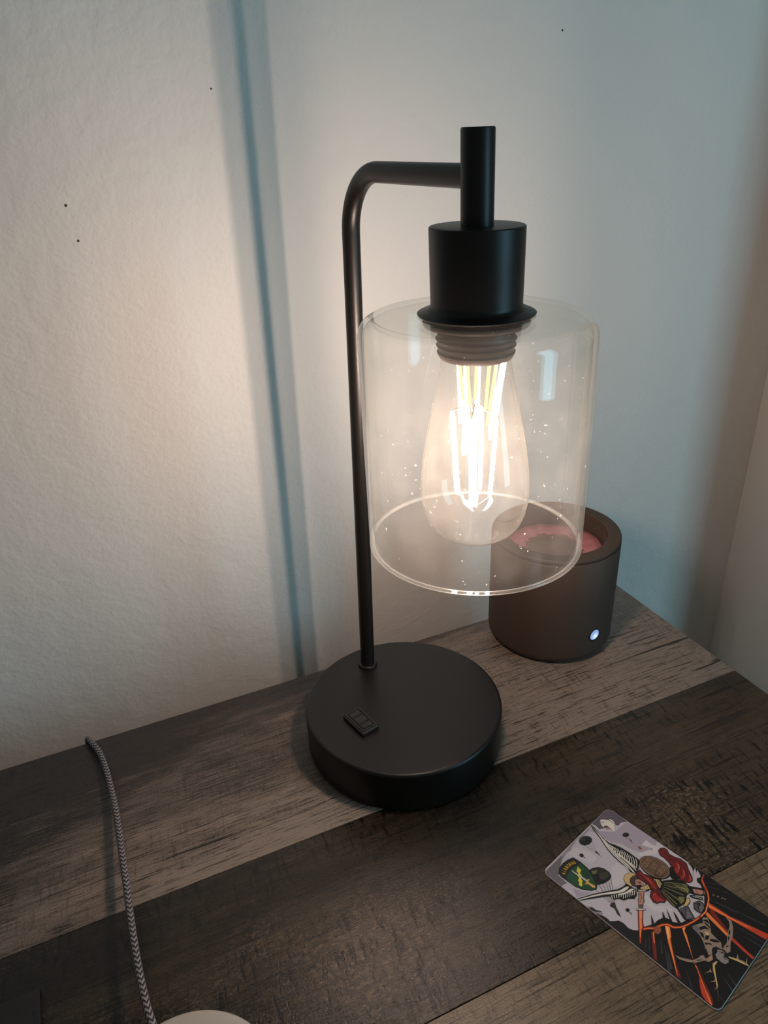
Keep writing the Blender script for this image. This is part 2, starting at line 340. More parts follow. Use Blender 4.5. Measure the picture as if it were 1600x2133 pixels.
for (a0, b0, z0, a1, b1, z1, k) in FILS:
    p, q = bp(a0, b0, z0), bp(a1, b1, z1); d = (q - p)
    mesh_obj('filament', tube([p, p + d * 0.05, p + d * 0.95, q], [0.0005, RF * k, RF * k, 0.0005], 12), M_FIL, bulb)
for (a0, b0, z0, a1, b1, z1) in ((-7.4, 0, 0.2760, -5.6, 0, 0.2570), (-4.2, -4, 0.2760, -3.0, -3, 0.2550), (1.0, 4, 0.2760, 0.2, 4, 0.2560), (5.6, -4, 0.2760, 4.0, -4, 0.2530), (9.6, 1, 0.2760, 5.6, 1, 0.2440)):
    p, q = bp(a0, b0, z0), bp(a1, b1, z1); d = (q - p)
    mesh_obj('filament', tube([p, p + d * 0.05, p + d * 0.95, q], [0.0004, 0.0008, 0.0008, 0.0004], 12), M_FIL2, bulb)
for (a0, b0, z0, a1, b1, z1, k) in FILS:
    mesh_obj('support_wire', tube([bp(a0, b0, z0), bp(a0 * 0.2, b0 * 0.2, 0.2555)], 0.00035, 8), M_WIRE, bulb)
    mesh_obj('support_wire', tube([bp(a1, b1, z1), bp(a1 * 0.15, b1 * 0.15, 0.2035)], 0.00035, 8), M_WIRE, bulb)
mesh_obj('glass_stem', revolve([(0.0080, 0.2775), (0.0060, 0.2680), (0.0034, 0.2590), (0.0022, 0.2545), (0.0012, 0.2500), (0.0008, 0.2300), (0.0009, 0.2050), (0.0014, 0.2035), (0.0009, 0.2022), (0, 0.2020)], 24, centre=axis), M_STEM, bulb, 60)

# ------------------------------------------------------------------ wax warmer behind the lamp
HX, HY = F(0.1228, 0.1122); HR, HH = 0.0485, 0.0935
warmer = tag(empty('wax_warmer', (HX, HY, 0)), 'brown-black cylinder wax warmer with pink wax and glowing blue-white button, behind the lamp', 'warmer')
t = NT('soft touch dark brown'); c = t.coord(); b = t.bsdf(srgb(68, 57, 49), 0.55, Specular_IOR_Level=0.25); t.bump(t.noise(c, 1600.0, 2.0), 0.06, 0.0002, b); M_SOFT = t.m
RI = 0.0380
body = mesh_obj('body', revolve([(0, 0), (HR - 0.012, 0.0)] + arc(HR - 0.010, 0.010, 0.010, -80, 0, 8) + [(HR, 0.05), (HR, HH - 0.0052), (HR - 0.0004, HH - 0.0046), (HR - 0.0010, HH - 0.0044), (HR - 0.0010, HH - 0.0038), (HR - 0.0004, HH - 0.0034)] + arc(HR - 0.0022, HH - 0.0020, 0.0020, 0, 90, 5) + [(RI + 0.0030, HH)] + arc(RI + 0.0016, HH - 0.0014, 0.0014, 90, 180, 4) + [(RI, HH - 0.006), (RI - 0.0014, HH - 0.0065), (RI - 0.0016, HH - 0.0075), (RI - 0.0016, HH - 0.024), (0, HH - 0.024)], 120), M_SOFT, warmer, 40)
# pink wax with a melted, darker pool in the middle
random.seed(4)
t = NT('pink wax'); c = t.coord(); b = t.bsdf(t.mix(t.noise(c, 160.0, 3.0), srgb(164, 98, 104), srgb(186, 126, 128)), 0.35, Subsurface_Weight=0.25, Subsurface_Radius=(0.004, 0.0015, 0.0015)); t.bump(t.noise(c, 120.0, 3.0), 0.3, 0.001, b); M_WAX = t.m
t = NT('melted wax pool'); c = t.coord(); b = t.bsdf(t.mix(t.noise(c, 90.0, 3.0), srgb(92, 70, 60), srgb(120, 92, 80)), 0.18); M_POOL = t.m
bm = bmesh.new(); N = 72; ZW = HH - 0.0150
rows = []
jit = [random.uniform(-1, 1) for _ in range(N)]
for k, (r, z) in enumerate(((0.0363, ZW - 0.004), (0.0363, ZW), (0.0350, ZW + 0.0012), (0.0290, ZW + 0.0010), (0.0225, ZW + 0.0004), (0.0215, ZW - 0.0025))):
    rows.append([bm.verts.new(((r + (0.0018 * jit[i] if k >= 4 else 0.0)) * math.cos(2 * math.pi * i / N), (r + (0.0018 * jit[i] if k >= 4 else 0.0)) * math.sin(2 * math.pi * i / N), z + (0.0005 * jit[(i * 7) % N] if 2 <= k <= 4 else 0))) for i in range(N)])
for a, b in zip(rows[:-1], rows[1:]):
    for i in range(N): bm.faces.new((a[i], a[(i + 1) % N], b[(i + 1) % N], b[i]))
bmesh.ops.recalc_face_normals(bm, faces=bm.faces)
wax = mesh_obj('wax', bm, M_WAX, warmer, 60); wax['label'] = 'ring of soft pink wax'
pool = mesh_obj('wax_pool', revolve([(0, ZW - 0.0012), (0.0245, ZW - 0.0012), (0.0245, ZW - 0.004)], 64), M_POOL, warmer, 40)
# button
ba = math.radians(-60.0) - math.atan2(U[1], U[0])
bz = 0.0245
btn = revolve([(0, 0.0012), (0.0026, 0.0011), (0.0040, 0.0006), (0.0045, 0.0), (0.0045, -0.002)], 36)
mt = Matrix.Translation((HR * math.cos(ba), HR * math.sin(ba), bz)) @ Matrix.Rotation(ba, 4, 'Z') @ Matrix.Rotation(math.radians(90), 4, 'Y')
bmesh.ops.transform(btn, matrix=mt, verts=btn.verts)
t = NT('lit button'); c = t.n('ShaderNodeTexCoord'); 
vm = t.n('ShaderNodeVectorMath', operation='DISTANCE'); t.l(c.outputs['Object'], vm.inputs[0]); vm.inputs[1].default_value = (HR * math.cos(ba), HR * math.sin(ba), bz - 0.0006)
k = t.ramp(vm.outputs['Value'], (0.0008, 0.0042, 0.0, 1.0))
e = t.n('ShaderNodeEmission'); t.l(t.mix(k, (0.62, 0.76, 1.0, 1), (0.25, 0.38, 0.72, 1)), e.inputs[0]); t.l(t.ramp(k, (0.0, 0.7, 1.5, 0.95)), e.inputs[1]); t.l(e.outputs[0], t.out.inputs[0])
bo = mesh_obj('power_button', btn, t.m, warmer, 40); bo['label'] = 'small round button glowing blue-white'
ringb = revolve([(0.0044, 0.0004), (0.0054, 0.0003), (0.0056, -0.0008), (0.0044, -0.0008)], 36, closed=True); bmesh.ops.transform(ringb, matrix=mt, verts=ringb.verts)
mesh_obj('button_ring', ringb, M_SLOT, warmer, 40)

# ------------------------------------------------------------------ printed card
ART = [
 ('grey', [(-46.45,-31.30),(-47.10,-31.24),(-47.73,-31.04),(-48.31,-30.74),(-48.82,-30.32),(-49.04,-30.05),(-49.14,-14.61),(-46.03,-20.05),(-44.32,-25.46),(-42.31,-27.21),(-38.86,-27.37),(-36.58,-27.60),(-37.44,-29.97),(-37.24,-31.30)]),
 ('greyl', [(-49.14,-15.29),(-49.77,-4.21),(-49.27,4.85),(-49.34,14.99),(-48.15,8.93),(-48.12,3.20),(-49.23,-1.52),(-48.35,-6.89),(-47.50,-8.76),(-48.04,-12.76),(-46.31,-19.68)]),
 ('greyd', [(-49.63,14.69),(-49.80,15.89),(-49.80,27.95),(-49.74,28.60),(-49.54,29.23),(-49.24,29.81),(-48.82,30.32),(-48.31,30.74),(-47.73,31.04),(-47.10,31.24),(-46.45,31.30),(-39.19,31.30),(-36.41,30.90),(-38.72,27.72),(-38.40,24.96),(-41.74,22.67),(-41.61,19.50),(-43.32,16.96),(-44.69,14.63),(-47.61,15.35)]),
 ('lilac', [(-48.44,9.35),(-46.46,13.64),(-43.61,13.75),(-37.65,19.33),(-37.31,26.26),(-36.41,30.90),(-31.69,31.30),(-17.32,31.30),(-16.48,26.95),(-18.88,18.91),(-24.02,16.19),(-30.25,15.11),(-35.23,11.93),(-39.12,11.33),(-42.76,11.76)]),
 ('pale', [(-47.49,-11.49),(-46.68,-5.12),(-43.35,-3.65),(-37.84,-1.92),(-34.34,-2.93),(-34.40,-7.68),(-37.64,-9.13),(-40.90,-9.91),(-43.91,-11.76)]),
 ('pale', [(-20.55,16.46),(-17.99,21.91),(-15.38,28.12),(-13.16,24.31),(-15.95,19.99),(-19.00,15.39)]),
 ('pale', [(-22.22,22.94),(-22.35,27.71),(-19.40,27.33),(-15.38,28.13),(-14.03,28.87),(-15.74,25.68),(-20.05,23.86)]),
 ('pale', [(-25.56,-2.23),(-25.42,3.20),(-20.46,3.21),(-17.67,1.62),(-17.82,-2.39),(-16.17,-5.71),(-17.32,-9.44),(-19.18,-12.05)]),
 ('greyl', [(-21.73,-31.30),(-19.30,-29.21),(-10.36,-29.58),(-15.15,-31.30)]),
 ('lilac', [(-32.87,-27.90),(-27.95,-25.76),(-24.05,-22.21),(-25.69,-26.41),(-28.07,-30.78)]),
 ('pale', [(-4.85,-2.32),(-1.27,-3.37),(2.42,-5.40),(7.50,0.04),(13.89,-1.31),(12.89,-2.39),(9.25,-1.63),(6.38,-5.87),(3.69,-7.58),(-1.07,-7.94)]),
 ('greyd', [(-48.23,20.82),(-47.03,22.57),(-45.31,23.65),(-44.57,25.55),(-42.44,25.84),(-39.45,23.90),(-39.73,22.82),(-37.07,19.73),(-38.33,19.10),(-40.46,19.77),(-42.90,19.91),(-43.96,18.83),(-43.47,17.24),(-45.65,18.01),(-47.14,19.11)]),
 ('white', [(-48.07,20.80),(-46.92,22.39),(-45.18,23.48),(-44.46,25.36),(-42.44,25.63),(-39.60,23.83),(-39.89,22.79),(-37.23,19.78),(-38.36,19.31),(-40.47,19.98),(-42.97,20.11),(-44.12,18.90),(-43.60,17.39),(-45.61,18.20),(-47.05,19.27)]),
 ('black', [(-44.90,23.98),(-42.44,24.33),(-39.61,23.14),(-39.59,23.34),(-42.45,24.70),(-45.00,24.51)]),
 ('black', [(-47.10,19.34),(-45.76,19.92),(-45.12,21.95),(-45.24,22.03),(-45.92,20.13),(-47.23,19.70)]),
 ('red', [(-42.90,18.31),(-40.77,17.75),(-40.76,17.95),(-42.88,18.72)]),
 ('red', [(-42.33,19.28),(-40.20,18.71),(-40.19,18.92),(-42.31,19.69)]),
 ('red', [(-41.11,19.02),(-40.01,19.60),(-40.08,19.80),(-41.25,19.43)]),
 ('red', [(-41.89,17.11),(-41.31,19.10),(-41.45,19.21),(-42.19,17.33)]),
 ('grey', [(-43.28,5.00),(-36.92,0.25),(-36.87,0.38),(-43.22,5.17)]),
 ('grey', [(-42.78,1.62),(-36.90,0.24),(-36.89,0.39),(-42.78,1.82)]),
 ('grey', [(-44.53,-1.21),(-36.88,0.24),(-36.91,0.39),(-44.58,-1.01)]),
 ('grey', [(-47.14,-1.27),(-36.88,0.24),(-36.91,0.39),(-47.18,-1.07)]),
 ('chute', [(-43.48,5.71),(-42.93,4.82),(-42.63,3.70),(-42.62,2.46),(-42.90,1.20),(-43.44,0.06),(-44.19,-0.85),(-45.07,-1.46),(-46.00,-1.69),(-46.90,-1.53),(-47.67,-0.99),(-48.24,-0.12),(-48.55,1.00),(-48.56,2.25),(-48.29,3.52),(-47.75,4.68),(-46.99,5.60),(-46.09,6.21),(-45.15,6.44),(-44.25,6.26)]),
 ('black', [(-43.13,4.69),(-42.82,4.13),(-42.70,3.36),(-42.79,2.46),(-43.07,1.53),(-43.52,0.64),(-44.10,-0.12),(-44.75,-0.67),(-45.40,-0.95),(-46.00,-0.95),(-46.48,-0.66),(-46.79,-0.11),(-46.92,0.66),(-46.83,1.55),(-46.55,2.50),(-46.10,3.40),(-45.52,4.16),(-44.86,4.71),(-44.21,4.99),(-43.61,4.99)]),
 ('olived', [(-46.23,2.94),(-46.03,2.41),(-46.15,1.69),(-46.54,1.07),(-47.05,0.78),(-47.48,0.93),(-47.68,1.46),(-47.57,2.17),(-47.18,2.79),(-46.67,3.09)]),
 ('black', [(-37.45,-0.27),(-37.54,0.99),(-36.05,0.67),(-33.25,-0.22),(-35.73,-0.15)]),
 ('grey', [(-40.32,-7.31),(-39.26,-7.69),(-39.24,-7.55),(-40.30,-7.12)]),
 ('grey', [(-40.99,-8.69),(-39.22,-7.69),(-39.28,-7.55),(-41.07,-8.51)]),
 ('grey', [(-42.39,-8.16),(-39.24,-7.69),(-39.26,-7.55),(-42.43,-7.96)]),
 ('chute', [(-40.31,-6.98),(-40.24,-7.37),(-40.29,-7.75),(-40.45,-8.11),(-40.70,-8.40),(-41.03,-8.60),(-41.39,-8.68),(-41.76,-8.64),(-42.10,-8.49),(-42.38,-8.23),(-42.56,-7.89),(-42.63,-7.51),(-42.58,-7.12),(-42.42,-6.76),(-42.16,-6.46),(-41.84,-6.27),(-41.47,-6.19),(-41.10,-6.23),(-40.76,-6.38),(-40.49,-6.65)]),
 ('black', [(-40.26,-7.21),(-40.23,-7.44),(-40.29,-7.68),(-40.43,-7.92),(-40.65,-8.12),(-40.91,-8.26),(-41.20,-8.34),(-41.49,-8.34),(-41.74,-8.27),(-41.94,-8.13),(-42.05,-7.93),(-42.09,-7.70),(-42.03,-7.45),(-41.88,-7.21),(-41.66,-7.01),(-41.40,-6.87),(-41.11,-6.79),(-40.82,-6.79),(-40.57,-6.86),(-40.38,-7.01)]),
 ('olived', [(-41.54,-7.43),(-41.54,-7.63),(-41.67,-7.80),(-41.88,-7.89),(-42.09,-7.85),(-42.21,-7.70),(-42.21,-7.51),(-42.08,-7.33),(-41.87,-7.25),(-41.66,-7.29)]),
 ('black', [(-39.93,-7.53),(-39.65,-6.90),(-38.46,-7.59)]),
 ('grey', [(-30.82,23.55),(-28.14,20.97),(-28.08,21.09),(-30.74,23.71)]),
 ('grey', [(-31.13,21.06),(-28.10,20.95),(-28.12,21.11),(-31.15,21.26)]),
 ('grey', [(-32.97,20.64),(-28.10,20.95),(-28.12,21.11),(-33.01,20.85)]),
 ('chute', [(-30.86,23.95),(-30.64,23.48),(-30.55,22.92),(-30.61,22.30),(-30.82,21.70),(-31.14,21.16),(-31.54,20.75),(-32.00,20.49),(-32.46,20.43),(-32.88,20.55),(-33.22,20.86),(-33.45,21.32),(-33.54,21.89),(-33.48,22.51),(-33.28,23.12),(-32.95,23.66),(-32.54,24.07),(-32.08,24.32),(-31.62,24.39),(-31.20,24.26)]),
 ('black', [(-30.73,23.47),(-30.61,23.18),(-30.59,22.79),(-30.68,22.35),(-30.87,21.91),(-31.13,21.49),(-31.45,21.15),(-31.79,20.91),(-32.12,20.80),(-32.41,20.83),(-32.62,21.00),(-32.75,21.29),(-32.76,21.68),(-32.68,22.12),(-32.49,22.57),(-32.22,22.98),(-31.90,23.33),(-31.56,23.57),(-31.23,23.67),(-30.95,23.64)]),
 ('olived', [(-32.31,22.65),(-32.24,22.38),(-32.34,22.04),(-32.56,21.75),(-32.82,21.63),(-33.02,21.73),(-33.08,22.00),(-32.99,22.34),(-32.77,22.63),(-32.51,22.75)]),
 ('black', [(-28.71,20.96),(-28.40,21.64),(-25.83,20.02)]),
 ('grey', [(-5.16,-17.06),(-3.83,-18.11),(-3.78,-17.99),(-5.10,-16.91)]),
 ('grey', [(-5.33,-18.56),(-3.79,-18.11),(-3.82,-17.98),(-5.37,-18.39)]),
 ('grey', [(-6.50,-18.55),(-3.80,-18.12),(-3.81,-17.98),(-6.52,-18.37)]),
 ('chute', [(-5.18,-16.78),(-5.04,-17.10),(-4.99,-17.46),(-5.03,-17.84),(-5.15,-18.19),(-5.35,-18.48),(-5.60,-18.67),(-5.89,-18.76),(-6.18,-18.74),(-6.44,-18.59),(-6.66,-18.35),(-6.80,-18.03),(-6.85,-17.66),(-6.82,-17.28),(-6.69,-16.93),(-6.49,-16.64),(-6.24,-16.45),(-5.95,-16.36),(-5.66,-16.39),(-5.40,-16.53)]),
 ('black', [(-5.10,-17.07),(-5.02,-17.27),(-5.01,-17.51),(-5.07,-17.77),(-5.18,-18.02),(-5.35,-18.25),(-5.54,-18.41),(-5.76,-18.51),(-5.96,-18.53),(-6.14,-18.47),(-6.28,-18.33),(-6.35,-18.13),(-6.37,-17.88),(-6.31,-17.62),(-6.20,-17.37),(-6.03,-17.15),(-5.83,-16.98),(-5.62,-16.88),(-5.41,-16.86),(-5.23,-16.93)]),
 ('olived', [(-6.07,-17.42),(-6.03,-17.60),(-6.09,-17.80),(-6.22,-17.95),(-6.39,-17.98),(-6.51,-17.89),(-6.55,-17.71),(-6.50,-17.51),(-6.36,-17.36),(-6.20,-17.33)]),
 ('black', [(-4.37,-17.95),(-4.01,-17.45),(-2.42,-18.66)]),
 ('rust', [(-23.10,20.27),(-22.59,21.30),(-20.60,20.86),(-20.76,19.79),(-21.70,19.47)]),
 ('rust', [(-17.25,24.07),(-17.08,24.93),(-16.37,24.86),(-16.59,24.09)]),
 ('chute', [(-24.11,-19.94),(-13.81,-20.78),(-13.81,-20.55),(-24.11,-19.67)]),
 ('chute', [(-24.29,-16.36),(-13.72,-20.47),(-13.68,-20.26),(-24.24,-16.09)]),
 ('chute', [(-23.27,-14.31),(-13.52,-20.12),(-13.45,-19.92),(-23.20,-14.06)]),
 ('chute', [(-22.41,-12.43),(-13.27,-19.72),(-13.18,-19.53),(-22.31,-12.19)]),
 ('chute', [(-21.88,-10.71),(-12.96,-19.38),(-12.87,-19.21),(-21.77,-10.49)]),
 ('chute', [(-22.05,-8.20),(-12.69,-19.20),(-12.58,-19.04),(-21.91,-8.00)]),
 ('black', [(-33.27,-12.40),(-32.57,-9.69),(-30.72,-6.93),(-28.05,-5.40),(-24.92,-5.32),(-22.65,-6.58),(-22.08,-8.97),(-22.71,-12.81),(-24.66,-16.65),(-26.82,-15.80),(-29.62,-13.69)]),
 ('chute', [(-32.74,-12.16),(-31.90,-9.30),(-29.87,-6.82),(-26.44,-5.77),(-23.74,-6.78),(-23.93,-8.90),(-27.06,-9.67),(-29.45,-11.57),(-30.52,-12.71)]),
 ('olive', [(-31.95,-11.96),(-30.05,-8.96),(-29.42,-10.57),(-29.59,-12.04),(-30.39,-12.89)]),
 ('olived', [(-28.11,-10.14),(-25.92,-5.87),(-23.76,-7.44),(-24.00,-11.53),(-26.09,-12.48)]),
 ('chute', [(-13.70,-22.16),(-13.78,-20.04),(-12.74,-18.63),(-10.64,-20.55),(-8.49,-21.78),(-5.84,-23.59),(-8.33,-23.48),(-11.13,-21.79),(-12.54,-22.28)]),
 ('olived', [(-12.92,-20.02),(-12.40,-19.16),(-10.84,-20.77),(-8.09,-22.52),(-9.52,-22.30),(-11.28,-21.23)]),
 ('black', [(-43.82,-11.88),(-38.95,-11.32),(-33.87,-11.86),(-28.54,-14.13),(-24.82,-16.81),(-23.58,-19.12),(-24.85,-21.70),(-28.23,-24.70),(-32.24,-26.18),(-37.07,-26.60),(-41.24,-26.84),(-43.75,-26.16),(-45.21,-23.14),(-45.60,-19.46),(-45.14,-15.43)]),
 ('green', [(-38.92,-25.21),(-39.70,-21.97),(-39.94,-17.66),(-39.22,-14.33),(-38.88,-12.24),(-34.39,-12.61),(-29.25,-14.57),(-25.29,-17.32),(-24.08,-19.52),(-25.48,-21.45),(-28.63,-24.13),(-33.04,-25.71),(-36.74,-25.75)]),
 ('greend', [(-35.58,-16.15),(-34.48,-13.69),(-31.07,-14.59),(-30.34,-17.01),(-32.95,-17.24)]),
 ('yellow', [(-38.82,-14.89),(-37.75,-15.20),(-36.15,-15.33),(-35.33,-17.71),(-33.94,-17.97),(-33.59,-19.52),(-31.52,-20.50),(-31.34,-21.76),(-30.44,-22.19),(-30.11,-23.84),(-31.89,-23.73),(-32.36,-22.34),(-33.43,-22.21),(-34.18,-20.15),(-35.36,-19.80),(-36.13,-18.04),(-37.32,-18.01)]),
 ('steel', [(-39.98,-19.41),(-39.01,-19.16),(-29.53,-18.06),(-29.58,-19.19),(-38.14,-19.86)]),
 ('gold', [(-30.28,-20.76),(-29.76,-20.52),(-30.26,-17.12),(-29.56,-17.01),(-29.21,-18.66),(-28.12,-18.58),(-25.64,-18.01),(-24.89,-18.45),(-24.94,-19.57),(-26.15,-19.80),(-28.46,-19.75),(-29.44,-20.99)]),
 ('black', [(-13.82,26.06),(-14.08,28.57),(-12.65,30.52),(-10.51,30.50),(-8.57,28.97),(-5.76,29.28),(-2.60,30.61),(1.04,30.29),(4.54,26.83),(7.43,24.71),(8.75,22.49),(8.32,20.31),(6.09,18.69),(3.06,18.03),(0.17,17.69),(-2.44,20.89),(-4.12,22.27),(-6.02,23.44),(-8.98,24.18),(-11.65,24.14)]),
 ('redd', [(-13.53,26.31),(-13.73,28.35),(-12.48,30.03),(-10.57,30.00),(-8.61,28.47),(-5.66,28.78),(-2.52,30.10),(0.96,29.82),(4.38,26.41),(7.24,24.32),(8.42,22.41),(8.06,20.64),(5.96,19.16),(2.99,18.52),(0.26,18.15),(-2.25,21.29),(-3.99,22.71),(-5.96,23.92),(-8.99,24.69),(-11.59,24.63)]),
 ('black', [(-4.06,21.32),(-2.95,23.16),(-0.11,20.33),(3.30,19.48),(2.90,17.16),(0.36,15.71),(-1.33,16.46)]),
 ('red', [(-3.30,26.08),(-2.45,27.65),(-0.41,25.86),(0.95,21.46),(-0.11,20.33),(-1.64,21.94),(-1.61,24.58)]),
 ('red', [(0.84,25.89),(2.76,24.68),(4.35,22.52),(4.57,20.20),(3.17,19.34),(2.99,22.35)]),
 ('red', [(4.88,25.01),(7.25,23.69),(8.11,21.45),(6.90,20.48),(6.59,22.99)]),
 ('pink', [(-1.86,26.20),(-0.32,24.66),(0.53,21.70),(0.66,21.76),(-0.13,24.85),(-1.67,26.59)]),
 ('pink', [(1.82,24.89),(3.63,23.04),(4.15,20.45),(4.29,20.48),(3.82,23.23),(2.01,25.28)]),
 ('pink', [(5.77,24.24),(7.34,23.14),(7.79,21.15),(7.92,21.19),(7.48,23.33),(5.88,24.59)]),
 ('black', [(-6.84,25.39),(-3.46,27.04),(0.78,27.01),(4.11,24.77),(4.16,24.94),(0.81,27.28),(-3.52,27.37),(-6.95,25.78)]),
 ('black', [(-11.59,28.22),(-8.40,26.55),(-5.58,26.24),(-5.58,26.39),(-8.37,26.82),(-11.52,28.60)]),
 ('black', [(-0.16,25.41),(2.04,22.66),(2.48,19.31),(2.62,19.33),(2.25,22.81),(0.06,25.77)]),
 ('black', [(3.34,25.19),(5.18,23.41),(6.21,20.09),(6.33,20.15),(5.37,23.60),(3.52,25.59)]),
 ('black', [(-49.80,13.41),(-49.80,14.00),(-47.40,13.73),(-42.00,11.49),(-38.28,10.94),(-35.44,10.80),(-32.54,12.12),(-28.93,13.04),(-24.62,13.49),(-20.44,13.33),(-17.95,13.29),(-15.70,9.58),(-14.06,4.50),(-17.24,3.06),(-19.77,4.27),(-23.17,3.94),(-28.70,4.74),(-33.80,6.14),(-40.80,9.55),(-47.60,12.06)]),
 ('white', [(-49.80,13.68),(-49.80,13.70),(-46.22,12.57),(-40.18,10.77),(-35.67,9.35),(-29.73,7.04),(-24.41,6.62),(-19.97,6.03),(-14.91,4.44),(-15.87,4.06),(-18.92,4.33),(-23.60,4.62),(-28.96,5.49),(-34.06,6.90),(-41.08,10.32),(-46.68,12.52)]),
 ('black', [(-34.61,7.59),(-28.55,5.78),(-23.25,5.36),(-17.82,4.54),(-17.82,4.88),(-23.26,5.67),(-28.54,6.06),(-34.59,7.84)]),
 ('white', [(-38.99,10.65),(-34.46,9.06),(-29.59,7.23),(-25.81,7.05),(-25.88,7.84),(-29.58,7.84),(-34.42,9.48),(-38.97,10.89)]),
 ('white', [(-34.99,9.94),(-32.73,9.16),(-31.19,7.72),(-30.93,8.33),(-32.63,9.65),(-34.97,10.24)]),
 ('white', [(-33.39,10.15),(-31.18,9.25),(-29.69,7.69),(-29.40,8.28),(-31.06,9.73),(-33.36,10.44)]),
 ('white', [(-31.79,10.36),(-29.64,9.34),(-28.21,7.67),(-27.89,8.23),(-29.50,9.80),(-31.75,10.65)]),
 ('white', [(-30.21,10.57),(-28.11,9.43),(-26.72,7.64),(-26.38,8.17),(-27.95,9.87),(-30.16,10.85)]),
 ('white', [(-28.63,10.77),(-26.59,9.52),(-25.25,7.62),(-24.88,8.12),(-26.40,9.95),(-28.57,11.05)]),
 ('white', [(-27.06,10.98),(-25.07,9.61),(-23.78,7.60),(-23.39,8.07),(-24.87,10.02),(-26.99,11.25)]),
 ('white', [(-25.50,11.18),(-23.56,9.70),(-22.31,7.57),(-21.91,8.01),(-23.34,10.09),(-25.41,11.45)]),
 ('white', [(-23.94,11.39),(-22.05,9.78),(-20.86,7.55),(-20.44,7.96),(-21.82,10.16),(-23.84,11.64)]),
 ('white', [(-22.39,11.59),(-20.55,9.87),(-19.40,7.53),(-18.97,7.91),(-20.30,10.23),(-22.28,11.84)]),
 ('white', [(-20.84,11.79),(-19.06,9.96),(-17.96,7.50),(-17.51,7.86),(-18.80,10.30),(-20.73,12.03)]),
 ('white', [(-19.31,12.00),(-17.57,10.05),(-16.52,7.48),(-16.06,7.81),(-17.30,10.37),(-19.19,12.22)]),
 ('white', [(-28.05,8.23),(-25.76,7.09),(-25.68,7.40),(-27.86,8.95)]),
 ('white', [(-26.78,8.14),(-24.42,6.91),(-24.34,7.22),(-26.59,8.85)]),
 ('white', [(-25.52,8.04),(-23.09,6.74),(-23.01,7.05),(-25.32,8.75)]),
 ('white', [(-24.27,7.95),(-21.77,6.57),(-21.68,6.87),(-24.06,8.66)]),
 ('white', [(-23.02,7.86),(-20.46,6.40),(-20.37,6.70),(-22.81,8.56)]),
 ('white', [(-21.78,7.77),(-19.15,6.23),(-19.05,6.53),(-21.56,8.46)]),
 ('white', [(-20.54,7.67),(-17.84,6.06),(-17.75,6.36),(-20.32,8.37)]),
 ('white', [(-19.30,7.58),(-16.55,5.89),(-16.45,6.19),(-19.08,8.27)]),
 ('white', [(-18.08,7.49),(-15.26,5.72),(-15.16,6.02),(-17.85,8.18)]),
 ('white', [(-28.19,11.67),(-26.46,10.34),(-26.30,10.87),(-28.11,11.93)]),
 ('white', [(-26.52,11.80),(-24.80,10.47),(-24.64,11.00),(-26.44,12.06)]),
 ('white', [(-24.86,11.92),(-23.16,10.60),(-22.99,11.12),(-24.78,12.19)]),
 ('white', [(-23.21,12.05),(-21.52,10.73),(-21.35,11.25),(-23.13,12.31)]),
 ('white', [(-21.57,12.17),(-19.88,10.85),(-19.72,11.38),(-21.49,12.44)]),
 ('white', [(-19.93,12.30),(-18.26,10.98),(-18.10,11.51),(-19.85,12.56)]),
 ('black', [(-27.56,-31.30),(-23.50,-23.03),(-19.72,-16.66),(-16.00,-10.83),(-14.85,-7.11),(-14.88,-4.96),(-12.11,-4.51),(-9.59,-3.68),(-7.15,-6.61),(-6.82,-9.59),(-8.99,-11.61),(-10.10,-14.30),(-12.60,-15.47),(-13.80,-17.65),(-16.77,-17.80),(-19.73,-22.00),(-25.92,-31.30)]),
 ('white', [(-26.52,-31.30),(-26.95,-31.30),(-22.67,-22.94),(-18.80,-16.72),(-15.00,-11.01),(-13.76,-6.40),(-12.76,-5.20),(-12.46,-6.74),(-12.98,-10.08),(-15.73,-14.67),(-19.12,-18.91),(-22.98,-25.10),(-26.32,-31.21)]),
 ('white', [(-14.17,-13.01),(-12.34,-9.70),(-11.41,-5.63),(-9.85,-3.96),(-10.49,-7.12),(-11.77,-10.62),(-13.54,-13.31)]),
 ('white', [(-16.26,-16.74),(-14.79,-18.03),(-14.65,-17.79),(-15.93,-16.19)]),
 ('white', [(-15.60,-15.60),(-14.18,-16.95),(-14.03,-16.72),(-15.26,-15.06)]),
 ('white', [(-14.95,-14.45),(-13.58,-15.87),(-13.42,-15.65),(-14.58,-13.94)]),
 ('white', [(-14.29,-13.30),(-12.97,-14.79),(-12.80,-14.57),(-13.90,-12.81)]),
 ('white', [(-13.63,-12.14),(-12.36,-13.70),(-12.18,-13.50),(-13.23,-11.67)]),
 ('white', [(-12.97,-10.99),(-11.75,-12.61),(-11.56,-12.42),(-12.55,-10.54)]),
 ('white', [(-12.31,-9.83),(-11.13,-11.52),(-10.95,-11.34),(-11.87,-9.41)]),
 ('white', [(-11.64,-8.67),(-10.52,-10.43),(-10.33,-10.26),(-11.20,-8.28)]),
 ('white', [(-10.98,-7.51),(-9.91,-9.34),(-9.71,-9.18),(-10.52,-7.14)]),
 ('white', [(-10.31,-6.35),(-9.29,-8.25),(-9.09,-8.10),(-9.84,-6.01)]),
 ('white', [(-9.65,-5.19),(-8.68,-7.16),(-8.47,-7.02),(-9.16,-4.87)]),
 ('white', [(-11.66,-12.57),(-10.99,-13.84),(-10.82,-13.71),(-11.30,-12.33)]),
 ('white', [(-11.11,-11.38),(-10.45,-12.65),(-10.27,-12.53),(-10.76,-11.14)]),
 ('white', [(-10.56,-10.19),(-9.90,-11.46),(-9.72,-11.34),(-10.21,-9.94)]),
 ('white', [(-10.01,-8.99),(-9.35,-10.27),(-9.18,-10.15),(-9.66,-8.75)]),
